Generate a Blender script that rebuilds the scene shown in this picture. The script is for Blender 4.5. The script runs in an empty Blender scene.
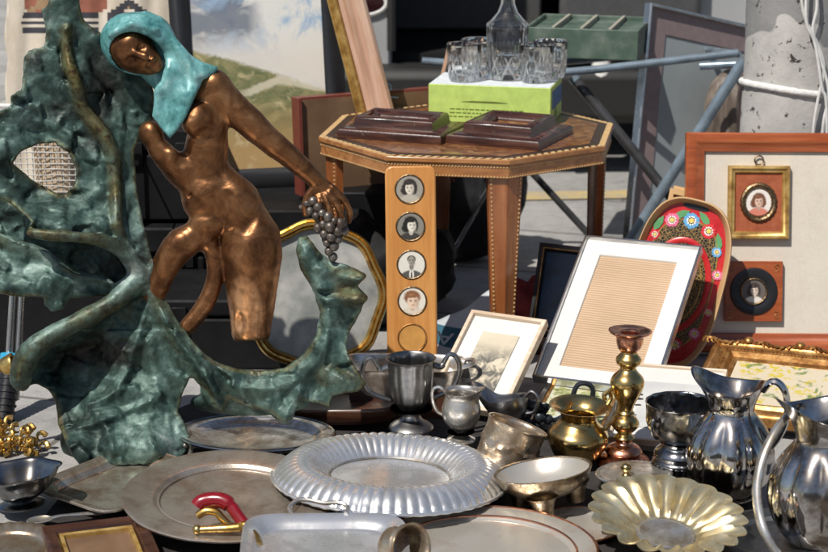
import bpy, bmesh, math, random
import numpy as np
from mathutils import Vector, Matrix, Euler, noise as mnoise
random.seed(7); rng=np.random.default_rng(7)
PI=math.pi; R=math.radians
C=bpy.context.scene.collection
# ---------------------------------------------------------------- camera model
CAMH=1.23; PITCH=R(15.06); FPX=2000.0
cp,sp_=math.cos(PITCH),math.sin(PITCH)
def ray(u,v):
    a=(u-414)/FPX; b=(v-276)/FPX
    return Vector((a, cp-b*sp_, -sp_-b*cp))
def P(u,v,Y):                       # world point seen at (u,v) on the vertical plane y=Y
    r=ray(u,v); t=Y/r.y; return Vector((r.x*t, Y, CAMH+r.z*t))
def G(u,v,z=0.0):                   # world point seen at (u,v) on the level z
    r=ray(u,v); t=(z-CAMH)/r.z; return Vector((r.x*t, r.y*t, z))
def K(p):                           # metres per photo pixel at a world point
    return (p[1]*cp-(p[2]-CAMH)*sp_)/FPX
# ---------------------------------------------------------------- objects
def tag(o,label,cat,group=None,kind=None):
    if label: o['label']=label
    if cat: o['category']=cat
    if group: o['group']=group
    if kind: o['kind']=kind
    return o
def thing(name,label,cat,loc=(0,0,0),rot=(0,0,0),group=None,mat=None):
    o=bpy.data.objects.new(name,None); C.objects.link(o)
    o.empty_display_size=.05
    if mat is not None: o.matrix_world=mat
    else: o.location=loc; o.rotation_euler=rot
    return tag(o,label,cat,group)
def cat(pts,n=6,closed=False):      # Catmull-Rom through points
    pts=[np.array(p,float) for p in pts]; out=[]; N=len(pts)
    rngs=range(N) if closed else range(N-1)
    for i in rngs:
        if closed: a,b,c,d=pts[i-1],pts[i],pts[(i+1)%N],pts[(i+2)%N]
        else: a,b,c,d=pts[max(i-1,0)],pts[i],pts[i+1],pts[min(i+2,N-1)]
        for j in range(n):
            t=j/n
            out.append(.5*((2*b)+(c-a)*t+(2*a-5*b+4*c-d)*t*t+(3*b-a-3*c+d)*t**3))
    if not closed: out.append(pts[-1])
    return out
class MB:
    cnt=0
    def __init__(s): s.v=[]; s.f=[]; s.m=[]; MB.cnt+=1; s.seed=MB.cnt*1.37%50
    def add(s,vs,fs,mi=0,T=None):
        o=len(s.v)
        for p in vs:
            p=Vector(p)
            s.v.append(tuple(T@p) if T is not None else tuple(p))
        for f in fs: s.f.append(tuple(i+o for i in f)); s.m.append(mi)
        return s
    def box(s,c,d,mi=0,T=None):
        x,y,z=c; a,b,e=d[0]/2,d[1]/2,d[2]/2
        vs=[(x+i*a,y+j*b,z+k*e) for i in(-1,1) for j in(-1,1) for k in(-1,1)]
        return s.add(vs,[(0,1,3,2),(4,6,7,5),(0,4,5,1),(2,3,7,6),(0,2,6,4),(1,5,7,3)],mi,T)
    LW=0.0
    def lathe(s,prof,n=48,mi=0,sx=1,sy=1,p=2.0,mod=None,T=None,caps=(False,False)):
        vs=[];L=len(prof)
        for i,(r,z) in enumerate(prof):
            for j in range(n):
                th=2*PI*j/n; c,d=math.cos(th),math.sin(th)
                q=(abs(c)**p+abs(d)**p)**(-1/p)
                rr,zz=(mod(th,i,r,z) if mod else (r,z))
                if s.LW: rr*=1+s.LW*mnoise.noise(Vector((c*1.6+s.seed,d*1.6,zz*22)))+s.LW*.35*mnoise.noise(Vector((c*5,d*5+s.seed,zz*60)))
                vs.append((rr*q*c*sx,rr*q*d*sy,zz))
        fs=[(i*n+j,i*n+(j+1)%n,(i+1)*n+(j+1)%n,(i+1)*n+j) for i in range(L-1) for j in range(n)]
        if caps[0]: fs.append(tuple(range(n))[::-1])
        if caps[1]: fs.append(tuple((L-1)*n+j for j in range(n)))
        return s.add(vs,fs,mi,T)
    def tube(s,pts,rad,n=10,mi=0,closed=False,T=None,flat=1.0):
        pts=[Vector(p) for p in pts]; N=len(pts)
        if not hasattr(rad,'__len__'): rad=[rad]*N
        tan=[]
        for i in range(N):
            a=pts[i-1] if (i>0 or closed) else pts[i]; b=pts[(i+1)%N] if (i<N-1 or closed) else pts[i]
            tan.append((b-a).normalized() if (b-a).length>1e-9 else Vector((0,0,1)))
        up=Vector((0,0,1)) if abs(tan[0].z)<.9 else Vector((1,0,0))
        nrm=(up-tan[0]*up.dot(tan[0])).normalized(); vs=[]
        for i in range(N):
            nrm=(nrm-tan[i]*nrm.dot(tan[i])); nrm=nrm.normalized() if nrm.length>1e-9 else tan[i].orthogonal().normalized()
            bi=tan[i].cross(nrm)
            for j in range(n):
                th=2*PI*j/n
                vs.append(pts[i]+nrm*(rad[i]*math.cos(th))+bi*(rad[i]*flat*math.sin(th)))
        M=N if closed else N-1
        fs=[(i*n+j,i*n+(j+1)%n,((i+1)%N)*n+(j+1)%n,((i+1)%N)*n+j) for i in range(M) for j in range(n)]
        if not closed: fs+= [tuple(range(n))[::-1], tuple((N-1)*n+j for j in range(n))]
        return s.add(vs,fs,mi,T)
    def prism(s,poly,y0,y1,mi=0,T=None):        # polygon in XZ, extruded along y
        n=len(poly)
        vs=[(x,y0,z) for x,z in poly]+[(x,y1,z) for x,z in poly]
        fs=[tuple(range(n)),tuple(range(2*n-1,n-1,-1))]+[(i,i+n,(i+1)%n+n,(i+1)%n) for i in range(n)]
        return s.add(vs,fs,mi,T)
    def frame(s,w,h,prof,mi=0,T=None,z0=0,sub=1,mod=None):   # mitred picture frame in XZ facing -y; prof=(inset, height)
        n=len(prof); vs=[]; ring=[]
        cs=[(-1,0),(1,0),(1,1),(-1,1)]
        for a in range(4):
            for q in range(sub):
                t=q/sub
                for ins,hh in prof:
                    def cr(ci):
                        sx,sz=cs[ci%4]
                        return sx*(w/2-ins), z0+(ins if sz==0 else h-ins)
                    x0,zz0=cr(a); x1,zz1=cr(a+1)
                    vs.append((x0+(x1-x0)*t,-hh,zz0+(zz1-zz0)*t))
        M=4*sub
        fs=[(i*n+j,((i+1)%M)*n+j,((i+1)%M)*n+(j+1)%n,i*n+(j+1)%n) for i in range(M) for j in range(n)]
        return s.add(vs,fs,mi,T)
    def sphere(s,c,r,n=12,mi=0,T=None,sc=(1,1,1)):
        prof=[(math.sin(PI*i/(n//2)),-math.cos(PI*i/(n//2))) for i in range(n//2+1)]
        prof[0]=(1e-4,-1);prof[-1]=(1e-4,1)
        M=Matrix.Translation(c)@Matrix.Diagonal((r*sc[0],r*sc[1],r*sc[2],1))
        return s.lathe(prof,n,mi,T=(T@M if T is not None else M))
    def build(s,name,mats,parent=None,loc=None,rot=None,smooth=40,bevel=0,sub=0,mat=None):
        me=bpy.data.meshes.new(name); me.from_pydata(s.v,[],s.f); me.validate()
        if not isinstance(mats,(list,tuple)): mats=[mats]
        for m in mats: me.materials.append(m)
        if len(mats)>1 and len(me.polygons)==len(s.m): me.polygons.foreach_set('material_index',s.m)
        bm=bmesh.new(); bm.from_mesh(me); bmesh.ops.recalc_face_normals(bm,faces=bm.faces); bm.to_mesh(me); bm.free()
        if smooth:
            me.shade_smooth(); me.set_sharp_from_angle(angle=R(smooth))
        o=bpy.data.objects.new(name,me); C.objects.link(o)
        if parent is not None: o.parent=parent
        if mat is not None: o.matrix_world=mat
        if loc is not None: o.location=loc
        if rot is not None: o.rotation_euler=rot
        if bevel:
            b=o.modifiers.new('bevel','BEVEL'); b.width=bevel; b.segments=2; b.limit_method='ANGLE'; b.angle_limit=R(35)
        if sub:
            b=o.modifiers.new('sub','SUBSURF'); b.levels=sub; b.render_levels=sub
        return o
def shell(prof,t,floor=None):       # give an open vessel profile a wall
    out=[tuple(p) for p in prof]
    inn=[(max(r-t,1e-4),max(z,prof[0][1]+t if floor is None else floor)) for r,z in prof[::-1]]
    inn[0]=(prof[-1][0]-t*.8,prof[-1][1]-t*.15)
    res=out+inn; res[-1]=(1e-4,res[-1][1]); 
    if res[0][0]>1e-3: res=[(1e-4,res[0][1])]+res
    return res
def text_mesh(txt,size,depth=.0008):
    cu=bpy.data.curves.new('text','FONT'); cu.body=txt; cu.size=size; cu.extrude=depth; cu.align_x='CENTER'; cu.align_y='CENTER'
    o=bpy.data.objects.new('text_tmp',cu); C.objects.link(o)
    dg=bpy.context.evaluated_depsgraph_get(); me=o.evaluated_get(dg).to_mesh()
    vs=[tuple(v.co) for v in me.vertices]; fs=[tuple(p.vertices) for p in me.polygons]
    o.to_mesh_clear() if hasattr(o,'to_mesh_clear') else None
    bpy.data.objects.remove(o); bpy.data.curves.remove(cu)
    return vs,fs
# ---------------------------------------------------------------- materials
class NT:
    def __init__(s,name):
        s.m=bpy.data.materials.new(name); s.m.use_nodes=True; s.t=s.m.node_tree; s.b=s.t.nodes['Principled BSDF']; s._c=None
    def n(s,typ,**kw):
        x=s.t.nodes.new(typ)
        for k,v in kw.items():
            if k.startswith('i_'):
                key=k[2:].replace('_',' '); 
                s.set(x.inputs[key],v)
            else: setattr(x,k,v)
        return x
    def set(s,inp,v):
        if isinstance(v,bpy.types.NodeSocket): s.t.links.new(v,inp)
        else: inp.default_value=v
    @property
    def co(s):
        if s._c is None: s._c=s.n('ShaderNodeTexCoord').outputs['Object']
        return s._c
    def map(s,scale=(1,1,1),rot=(0,0,0),loc=(0,0,0)):
        m=s.n('ShaderNodeMapping'); s.set(m.inputs['Vector'],s.co); m.inputs['Scale'].default_value=scale; m.inputs['Rotation'].default_value=rot; m.inputs['Location'].default_value=loc
        return m.outputs[0]
    def noise(s,scale,detail=4,rough=.55,dist=0,vec=None):
        x=s.n('ShaderNodeTexNoise'); s.set(x.inputs['Vector'],vec or s.co)
        x.inputs['Scale'].default_value=scale; x.inputs['Detail'].default_value=detail; x.inputs['Roughness'].default_value=rough; x.inputs['Distortion'].default_value=dist
        return x.outputs['Fac']
    def ramp(s,fac,stops):
        x=s.n('ShaderNodeValToRGB'); s.set(x.inputs[0],fac); e=x.color_ramp.elements
        while len(e)<len(stops): e.new(.5)
        for el,(p,c) in zip(e,stops):
            el.position=p; el.color=(*c,1) if len(c)==3 else c
        return x.outputs[0]
    def mr(s,v,a,b,c,d):
        x=s.n('ShaderNodeMapRange'); s.set(x.inputs[0],v)
        for i,q in enumerate((a,b,c,d)): s.set(x.inputs[i+1],q)
        return x.outputs[0]
    def math(s,op,a,b=0.0,c=None):
        x=s.n('ShaderNodeMath',operation=op); s.set(x.inputs[0],a); s.set(x.inputs[1],b)
        if c is not None: s.set(x.inputs[2],c)
        return x.outputs[0]
    def mix(s,f,a,b):
        x=s.n('ShaderNodeMix',data_type='RGBA'); s.set(x.inputs[0],f)
        for i,q in ((6,a),(7,b)): s.set(x.inputs[i], (*q,1) if isinstance(q,tuple) and len(q)==3 else q)
        return x.outputs[2]
    def xyz(s,vec=None):
        x=s.n('ShaderNodeSeparateXYZ'); s.set(x.inputs[0],vec or s.co); return x.outputs
    def bump(s,h,strength=.3,dist=.002,prev=None):
        x=s.n('ShaderNodeBump'); s.set(x.inputs['Height'],h); x.inputs['Strength'].default_value=strength; x.inputs['Distance'].default_value=dist
        if prev is not None: s.set(x.inputs['Normal'],prev)
        return x.outputs[0]
    def out(s,col=None,rough=None,metal=None,nor=None,**kw):
        for key,v in (('Base Color',col),('Roughness',rough),('Metallic',metal),('Normal',nor)):
            if v is None: continue
            s.set(s.b.inputs[key], (*v,1) if isinstance(v,tuple) and len(v)==3 else v)
        for k,v in kw.items(): s.set(s.b.inputs[k.replace('_',' ')],v)
        return s.m
def pm(name,cols,rough=(.4,.6),metal=0,scale=20,detail=5,bump=.2,bs=None,bd=.001,stretch=(1,1,1),dist=0,pos=None,**kw):
    n=NT(name); vec=n.map(stretch); f=n.noise(scale,detail,.6,dist,vec)
    if pos is None: pos=[.32+.36*i/max(len(cols)-1,1) for i in range(len(cols))]
    col=n.ramp(f,list(zip(pos,cols))) if len(cols)>1 else cols[0]
    f2=n.noise((bs or scale*4),4,.6,0,vec)
    nor=n.bump(f2,bump,bd) if bump else None
    ro=n.mr(n.noise(scale*1.7,5,.65,.5,vec),.3,.7,rough[0],rough[1])
    return n.out(col,ro,metal,nor,**kw)
def wood(name,cols,rough=(.25,.45),axis='x',scale=14,coat=.0):
    n=NT(name); st={'x':(.08,1,1),'z':(1,1,.08),'y':(1,.08,1)}[axis]
    vec=n.map(st); f=n.noise(scale*5,6,.6,1.2,vec); g=n.noise(scale*22,3,.5,0,vec); h=n.noise(9,4,.6)
    f=n.math('ADD',n.math('MULTIPLY',f,.75),n.math('MULTIPLY',g,.25)); f=n.math('ADD',f,n.math('MULTIPLY',n.math('SUBTRACT',h,.5),.25))
    col=n.ramp(f,[(.33+.34*i/(len(cols)-1),c) for i,c in enumerate(cols)])
    return n.out(col,n.mr(h,.3,.7,rough[0],rough[1]),0,n.bump(g,.15,.0006),Coat_Weight=coat,Coat_Roughness=.15)
def metal(name,c1,c2,rough=(.15,.4),scale=25,bump=.1,bs=60,bd=.0008,pos=(.4,.62),scr=.06,metallic=1.0):
    n=NT(name); f=n.noise(scale,8,.7,.25); col=n.mix(n.mr(f,pos[0],pos[1],0,1),c1,c2)
    ro=n.mr(f,pos[0],pos[1],rough[0],rough[1])
    b=n.bump(n.noise(bs,3,.5),bump,bd)
    if scr: b=n.bump(n.noise(420,2,.5,0,n.map((1,.12,1),(0,0,.6))),scr,.0004,b)
    return n.out(col,ro,metallic,b)
def flat(name,c,rough=.6,metal=0,**kw): 
    n=NT(name); f=n.noise(60,3); k=n.mr(f,.3,.7,.88,1.1)
    x=n.n('ShaderNodeVectorMath',operation='SCALE'); x.inputs[0].default_value=c; n.set(x.inputs['Scale'],k)
    return n.out(x.outputs[0],rough,metal,**kw)
# ---------------------------------------------------------------- implicit-surface kit (bronze casting)
def surfnets(F,org,st):
    S=F<0; nx,ny,nz=F.shape
    c=[S[i:nx-1+i,j:ny-1+j,k:nz-1+k] for i in(0,1) for j in(0,1) for k in(0,1)]
    tot=sum(x.astype(np.int8) for x in c); act=(tot>0)&(tot<8)
    idx=-np.ones(act.shape,int); I=np.argwhere(act); idx[tuple(I.T)]=np.arange(len(I))
    acc=np.zeros((len(I),3)); cnt=np.zeros(len(I))
    cor=[(i,j,k) for i in(0,1) for j in(0,1) for k in(0,1)]
    for a in range(8):
        for b in range(a+1,8):
            d=np.abs(np.array(cor[a])-np.array(cor[b]))
            if d.sum()!=1: continue
            fa=F[tuple((I+cor[a]).T)]; fb=F[tuple((I+cor[b]).T)]
            m=(fa<0)!=(fb<0); t=np.where(m,fa/np.where(m,fa-fb,1),0)[:,None]
            p=np.array(cor[a])+(np.array(cor[b])-np.array(cor[a]))*t
            acc+=p*m[:,None]; cnt+=m
    V=(I+acc/np.maximum(cnt,1)[:,None])*st+np.array(org)
    Q=[]
    for ax in range(3):
        o1,o2=[(1,2),(2,0),(0,1)][ax]
        sl0=[slice(None)]*3; sl1=[slice(None)]*3; sl0[ax]=slice(0,-1); sl1[ax]=slice(1,None)
        A=S[tuple(sl0)]; B=S[tuple(sl1)]
        E=np.argwhere(A!=B); 
        ok=(E[:,o1]>0)&(E[:,o2]>0)&(E[:,o1]<F.shape[o1]-1)&(E[:,o2]<F.shape[o2]-1); E=E[ok]
        if not len(E): continue
        fl=A[tuple(E.T)]
        e1=np.eye(3,dtype=int)[o1]; e2=np.eye(3,dtype=int)[o2]
        q=np.stack([idx[tuple((E-e1-e2).T)],idx[tuple((E-e2).T)],idx[tuple(E.T)],idx[tuple((E-e1).T)]],1)
        q[~fl]=q[~fl][:,::-1]; Q.append(q)
    return V,np.concatenate(Q)
def smin(a,b,k): h=np.clip(.5+.5*(b-a)/k,0,1); return b+(a-b)*h-k*h*(1-h)
def smax(a,b,k): return -smin(-a,-b,k)
def cone(X,a,b,ra,rb):
    a=np.array(a,float); b=np.array(b,float); d=b-a; t=np.clip(((X-a)@d)/max(d@d,1e-9),0,1)
    return np.linalg.norm(X-a-t[...,None]*d,axis=-1)-(ra+(rb-ra)*t)
def ell(X,c,r,rot=0):
    Y=X-np.array(c,float)
    if rot:
        cs,sn=math.cos(rot),math.sin(rot); Y=np.stack([Y[...,0]*cs+Y[...,1]*sn,-Y[...,0]*sn+Y[...,1]*cs,Y[...,2]],-1)
    r=np.array(r,float); k0=np.linalg.norm(Y/r,axis=-1); k1=np.linalg.norm(Y/(r*r),axis=-1)
    return k0*(k0-1)/np.maximum(k1,1e-6)
def sdpoly(U,V,poly):
    poly=np.array(poly,float); d=np.full(U.shape,1e9); s=np.ones(U.shape); N=len(poly)
    for i in range(N):
        a=poly[i]; b=poly[i-1]; ex,ey=b-a; wx=U-a[0]; wy=V-a[1]
        t=np.clip((wx*ex+wy*ey)/(ex*ex+ey*ey),0,1); d=np.minimum(d,(wx-ex*t)**2+(wy-ey*t)**2)
        c1=V>=a[1]; c2=V<b[1]; c3=ex*wy>ey*wx
        s=np.where((c1&c2&c3)|(~c1&~c2&~c3),-s,s)
    return s*np.sqrt(d)
def idw(U,V,ctl,p=3.0,e=4.0):
    ctl=np.array(ctl,float); num=0; den=0
    for u,v,h in ctl:
        w=1/((U-u)**2+(V-v)**2+e*e)**(p/2); num=num+w*h; den=den+w
    return num/den
def grid(lo,hi,st):
    ax=[np.arange(l,h+st,st) for l,h in zip(lo,hi)]
    return np.stack(np.meshgrid(*ax,indexing='ij'),-1)
# ---------------------------------------------------------------- ground
def mk_pave():
    n=NT('concrete_paving'); f=n.noise(3,6,.6); g=n.noise(160,3,.6); h=n.noise(22,5,.65)
    br=n.n('ShaderNodeTexBrick'); n.set(br.inputs['Vector'],n.map((1,1,1),(0,0,R(17)),(.12,.31,0)))
    br.offset=.5; br.inputs['Scale'].default_value=1; br.inputs['Mortar Size'].default_value=.006; br.inputs['Brick Width'].default_value=.6; br.inputs['Row Height'].default_value=.4
    br.inputs['Color1'].default_value=(.92,.92,.92,1); br.inputs['Color2'].default_value=(1.06,1.06,1.06,1); br.inputs['Mortar'].default_value=(.45,.43,.4,1)
    t=n.math('ADD',n.math('MULTIPLY',f,.45),n.math('ADD',n.math('MULTIPLY',g,.25),n.math('MULTIPLY',h,.3)))
    col=n.ramp(t,[(.36,(.17,.165,.16)),(.5,(.30,.295,.285)),(.64,(.40,.39,.375))])
    x=n.n('ShaderNodeMix',data_type='RGBA',blend_type='MULTIPLY'); x.inputs[0].default_value=1; n.set(x.inputs[6],col); n.set(x.inputs[7],br.outputs['Color'])
    b=n.bump(g,.3,.0008); b=n.bump(n.math('SUBTRACT',1.,br.outputs['Fac']),.6,.004,b)
    return n.out(x.outputs[2],.85,0,b)
g=MB(); g.add([(-150,-150,0),(150,-150,0),(150,150,0),(-150,150,0)],[(0,1,2,3)])
tag(g.build('pavement',mk_pave(),smooth=0),None,None,kind='structure')
# ---------------------------------------------------------------- bronze statue (modelled around its own plane)
SY=3.36; SK=.00175
def SW(q): return P(q[0],q[1],SY-q[2]*SK)
ST_BASE=Vector((P(120,400,SY).x,SY,0))
statue=thing('bronze_statue','bronze sculpture of a veiled nude woman holding grapes above a green leaf wave','sculpture',ST_BASE)
def sdf_obj(name,F,org,st,mats,nz=None,attr=None):
    V,Q=surfnets(F,org,st)
    W=np.array([SW(q) for q in V])
    me=bpy.data.meshes.new(name); me.from_pydata([tuple(Vector(w)-ST_BASE) for w in W],[],[tuple(q) for q in Q.tolist()])
    if nz:
        me.update(); no=[v.normal.copy() for v in me.vertices]
        for v,n_,q in zip(me.vertices,no,V): v.co=v.co+n_*(nz(Vector(q))*SK)
    if attr:
        a=me.attributes.new(attr[0],'FLOAT','POINT'); a.data.foreach_set('value',attr[1](V).astype(np.float32))
    bm=bmesh.new(); bm.from_mesh(me); bmesh.ops.recalc_face_normals(bm,faces=bm.faces); bm.to_mesh(me); bm.free()
    me.shade_smooth()
    for m in mats: me.materials.append(m)
    o=bpy.data.objects.new(name,me); C.objects.link(o); o.parent=statue
    return o
# --- patina materials
def mk_patina():
    n=NT('verdigris_bronze'); f=n.noise(15,8,.66,.5); g=n.noise(70,5,.6,.4); h=n.noise(5,4,.6)
    f=n.math('ADD',n.math('MULTIPLY',f,.6),n.math('ADD',n.math('MULTIPLY',g,.2),n.math('MULTIPLY',h,.2)))
    f=n.math('ADD',f,n.math('MULTIPLY',n.math('SUBTRACT',n.noise(6.5,3,.5,.4,n.map((1,1,1),(0,0,0),(5,2,3))),.5),.42))
    col=n.ramp(f,[(.34,(.008,.013,.011)),(.44,(.022,.043,.037)),(.53,(.054,.102,.088)),(.61,(.135,.21,.19)),(.69,(.32,.395,.37))])
    at=n.n('ShaderNodeAttribute',attribute_name='rib').outputs['Fac']
    rib=n.ramp(g,[(.35,(.05,.028,.010)),(.5,(.15,.12,.040)),(.65,(.17,.20,.085))])
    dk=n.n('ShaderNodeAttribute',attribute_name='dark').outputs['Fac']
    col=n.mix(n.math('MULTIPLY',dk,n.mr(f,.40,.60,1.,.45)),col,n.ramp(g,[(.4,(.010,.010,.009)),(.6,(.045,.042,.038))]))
    col=n.mix(n.math('MULTIPLY',at,n.mr(f,.40,.60,1.,.15)),col,rib)
    vo=n.n('ShaderNodeTexVoronoi',feature='SMOOTH_F1'); vm=n.n('ShaderNodeVectorMath',operation='ADD'); n.set(vm.inputs[0],n.map((1,1,1.5),(0,.5,0))); nn=n.n('ShaderNodeTexNoise'); nn.inputs['Scale'].default_value=18; n.set(nn.inputs['Vector'],n.co); n.set(vm.inputs[1],n.mix(.06,(0,0,0),nn.outputs['Color'])); n.set(vo.inputs['Vector'],vm.outputs[0]); vo.inputs['Scale'].default_value=34; vo.inputs['Smoothness'].default_value=.15
    rg=lambda sc_,d_: n.math('ABSOLUTE',n.math('SUBTRACT',n.noise(sc_,3,.5,d_),.5))
    r1,r2=rg(24,.8),rg(62,.5)
    b=n.bump(vo.outputs['Distance'],.10,.0015); b=n.bump(r1,.13,.003,b); b=n.bump(r2,.42,.0018,b); b=n.bump(n.noise(230,4,.6),.35,.001,b)
    return n.out(col,n.mr(g,.3,.7,.42,.66),n.mr(f,.4,.6,.55,.25),b,Specular_IOR_Level=.5)
def mk_bronze():
    n=NT('brown_bronze'); f=n.noise(24,7,.65,.7); g=n.noise(9,3,.5)
    at=n.n('ShaderNodeAttribute',attribute_name='worn').outputs['Fac']
    col=n.ramp(n.math('ADD',n.math('MULTIPLY',f,.7),n.math('MULTIPLY',g,.3)),[(.34,(.055,.022,.010)),(.45,(.14,.060,.025)),(.56,(.26,.122,.052)),(.68,(.40,.21,.10))])
    col=n.mix(n.math('MULTIPLY',at,n.mr(n.noise(40,5),.38,.55,.3,1)),col,(.92,.52,.27))  # golden highlight of the stump thigh mixed into the base colour
    ro=n.math('SUBTRACT',n.mr(f,.3,.7,.46,.33),n.math('MULTIPLY',at,.10))
    b=n.bump(n.noise(48,5,.6,.5),.35,.002); b=n.bump(n.noise(240,3,.6),.2,.0008,b)
    return n.out(col,ro,.82,b)
m_pat=mk_patina(); m_bro=mk_bronze()
def mk_veil():
    n=NT('turquoise_patina'); f=n.noise(22,7,.65,.4,n.map((1,1,.45))); g=n.noise(120,4,.6)
    f=n.math('ADD',n.math('MULTIPLY',f,.75),n.math('MULTIPLY',g,.25))
    col=n.ramp(f,[(.36,(.03,.13,.135)),(.46,(.085,.26,.26)),(.55,(.16,.38,.385)),(.66,(.36,.57,.55))])
    b=n.bump(n.noise(60,5,.6,.5),.3,.002); b=n.bump(g,.25,.0008,b)
    return n.out(col,n.mr(f,.35,.65,.3,.48),.1,b,Specular_IOR_Level=.6)
m_veil=mk_veil()
m_grape=metal('grey_grape_bronze',(.17,.155,.14),(.07,.05,.04),(.38,.55),60,.2,90,metallic=.6)
# --- leaf
st=1.65; st_leaf=st; lo=(-14,-14,-48); hi=(372,474,80)
X=grid(lo,hi,st); U2,V2=X[:,:,0,0],X[:,:,0,1]; Dd=X[...,2]
ctl=[(60,0,8),(45,30,6),(85,40,0),(105,60,-10),(125,90,-17),(136,125,-18),(150,90,-24),(140,66,-24),(152,115,-22),(75,75,12),(30,70,10),(10,110,20),(0,150,26),(40,120,4),(60,125,2),(100,140,4),(128,170,-2),(135,200,4),(85,180,4),(100,200,10),(18,175,14),(40,192,12),(66,195,8),
 (20,205,22),(60,210,24),(25,226,48),(60,228,50),(100,228,36),(125,242,16),(145,260,10),(0,245,8),(0,290,38),(40,256,12),(40,288,40),(70,284,28),(100,292,6),(150,290,10),(165,310,12),
 (90,320,30),(55,335,36),(28,358,40),(20,380,42),(62,352,-16),(90,345,-10),(48,372,-14),(80,370,-4),(115,330,8),(100,385,10),(130,345,12),(135,370,4),(62,400,16),(100,420,32),(150,400,20),(110,400,18),(80,455,56),(115,455,58),(150,452,54),(170,350,8),(182,400,8),(185,440,24),
 (200,365,10),(240,385,12),(280,392,18),(280,412,26),(320,372,14),(345,390,24),(335,310,2),(345,280,10),(310,250,4),(362,278,12)]
H=idw(U2,V2,ctl,3.2,5)
for _ in range(34):
    Hp=np.pad(H,1,mode='edge'); H=(2*H+Hp[2:,1:-1]+Hp[:-2,1:-1]+Hp[1:-1,2:]+Hp[1:-1,:-2])/6
# hammered-sheet relief: sharp folds (ridged noise) and chisel facets
def nz2(sc,seed,ax=1.0): return np.array([[mnoise.noise(Vector((u*sc*ax,v*sc,seed))) for v in V2[0]] for u in U2[:,0]])
rid=lambda a: 1-2*np.minimum(np.abs(a)*1.6,.5)*2
cen=rng.uniform((-20,-20),(380,480),(700,2)); ct=rng.normal(0,.16,(700,2)); ch=rng.normal(0,.8,700)
dd=((U2[...,None]-cen[:,0])**2+(V2[...,None]-cen[:,1])**2); ni=dd.argmin(-1); del dd
fc_=ch[ni]+ct[ni,0]*(U2-cen[ni,0])+ct[ni,1]*(V2-cen[ni,1])
fc_=(fc_+np.roll(fc_,1,0)+np.roll(fc_,-1,0)+np.roll(fc_,1,1)+np.roll(fc_,-1,1))/5
fac=2.4*rid(nz2(.010,4.2,.8))+.45*rid(nz2(.035,7.7,1.3))+.95*fc_
H=H+fac
ribs=[]
def ridge(pts,amp,wd,col=False):            # sharp-crested vein raised on the sheet
    global H
    p2=[q[:2] for q in cat(pts,4)]; d=np.full(U2.shape,1e9)
    for a,b in zip(p2[:-1],p2[1:]):
        e=b-a; t=np.clip(((U2-a[0])*e[0]+(V2-a[1])*e[1])/max(e@e,1e-9),0,1); d=np.minimum(d,np.hypot(U2-a[0]-e[0]*t,V2-a[1]-e[1]*t))
    H=H+amp*np.clip(1-d/wd,0,1)
    for a,b in (zip(p2[:-1],p2[1:]) if col else ()):
        ha=float(idw(np.array([a[0]]),np.array([a[1]]),ctl,3.2,5)[0])+amp; hb=float(idw(np.array([b[0]]),np.array([b[1]]),ctl,3.2,5)[0])+amp
        ribs.append((np.array((a[0],a[1],ha)),np.array((b[0],b[1],hb)),wd*.35))
ridge([(66,30),(68,60),(75,79),(82,106),(94,122),(105,136),(111,150),(114,162),(116,195),(117,224),(122,241),(130,257),(152,294),(175,336),(196,364),(214,392)],7,6.5,True)
ridge([(165,318),(180,342),(205,368),(240,388),(285,386),(314,366),(328,335),(328,305),(316,278),(302,246)],11,19)
ridge([(300,392),(292,404),(286,416)],7,9); ridge([(330,372),(350,384)],7,9); ridge([(205,372),(214,392),(218,404)],6,8); ridge([(330,300),(358,300)],6,8); ridge([(318,268),(345,278),(360,280)],6,8)
ridge([(30,120),(60,128),(84,148),(104,170)],4,10); ridge([(96,40),(118,74),(138,110)],3,8); ridge([(35,62),(44,80),(62,96)],3,9)
ridge([(150,402),(120,414),(92,424),(66,430)],5,7); ridge([(128,372),(112,394),(88,404)],7,8); ridge([(150,300),(140,330),(132,360)],5,9)
ridge([(104,420),(112,446),(110,462)],4,7); ridge([(148,420),(150,440),(160,455)],3,6)
pU=[(52,-12),(78,-12),(80,8),(84,20),(95,30),(108,36),(122,48),(138,62),(150,78),(155,100),(154,118),(146,127),(138,140),(134,152),(136,185),(142,215),(150,250),(158,282),(172,312),(190,340),(200,360),(180,352),(150,310),(128,268),(122,255),(105,246),(80,240),(50,239),(28,236),(30,222),(22,212),(5,200),(-12,196),(-12,112),(2,110),(10,106),(11,96),(22,90),(24,58),(28,50),(44,47),(46,30),(44,20),(41,10),(48,5)]
pH=[(13,163),(20,152),(38,144),(55,143),(68,152),(76,168),(75,183),(66,193),(56,193),(45,187),(30,178)]
pL=[(-12,236),(0,235),(20,243),(42,252),(60,265),(75,273),(110,282),(140,292),(110,296),(85,297),(70,298),(62,310),(52,312),(45,305),(44,297),(20,297),(0,294),(-12,294)]
pB=[(150,285),(165,310),(180,340),(200,365),(205,380),(190,378),(182,395),(178,412),(186,425),(192,445),(180,458),(150,464),(115,466),(82,468),(72,455),(65,440),(58,425),(56,405),(50,390),(36,384),(24,388),(15,380),(18,362),(28,350),(45,336),(75,320),(110,300),(135,284)]
pR=[(150,290),(165,300),(172,312),(190,338),(205,355),(225,366),(255,371),(285,368),(303,355),(316,335),(320,312),(312,288),(300,268),(296,250),(299,237),(306,235),(318,250),(332,262),(348,266),(366,276),(358,286),(366,297),(361,312),(350,330),(346,348),(352,362),(366,384),(352,392),(332,396),(330,408),(318,404),(300,400),(292,420),(284,424),(270,412),(250,406),(228,398),(222,411),(212,406),(207,392),(190,375),(170,340)]
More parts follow.
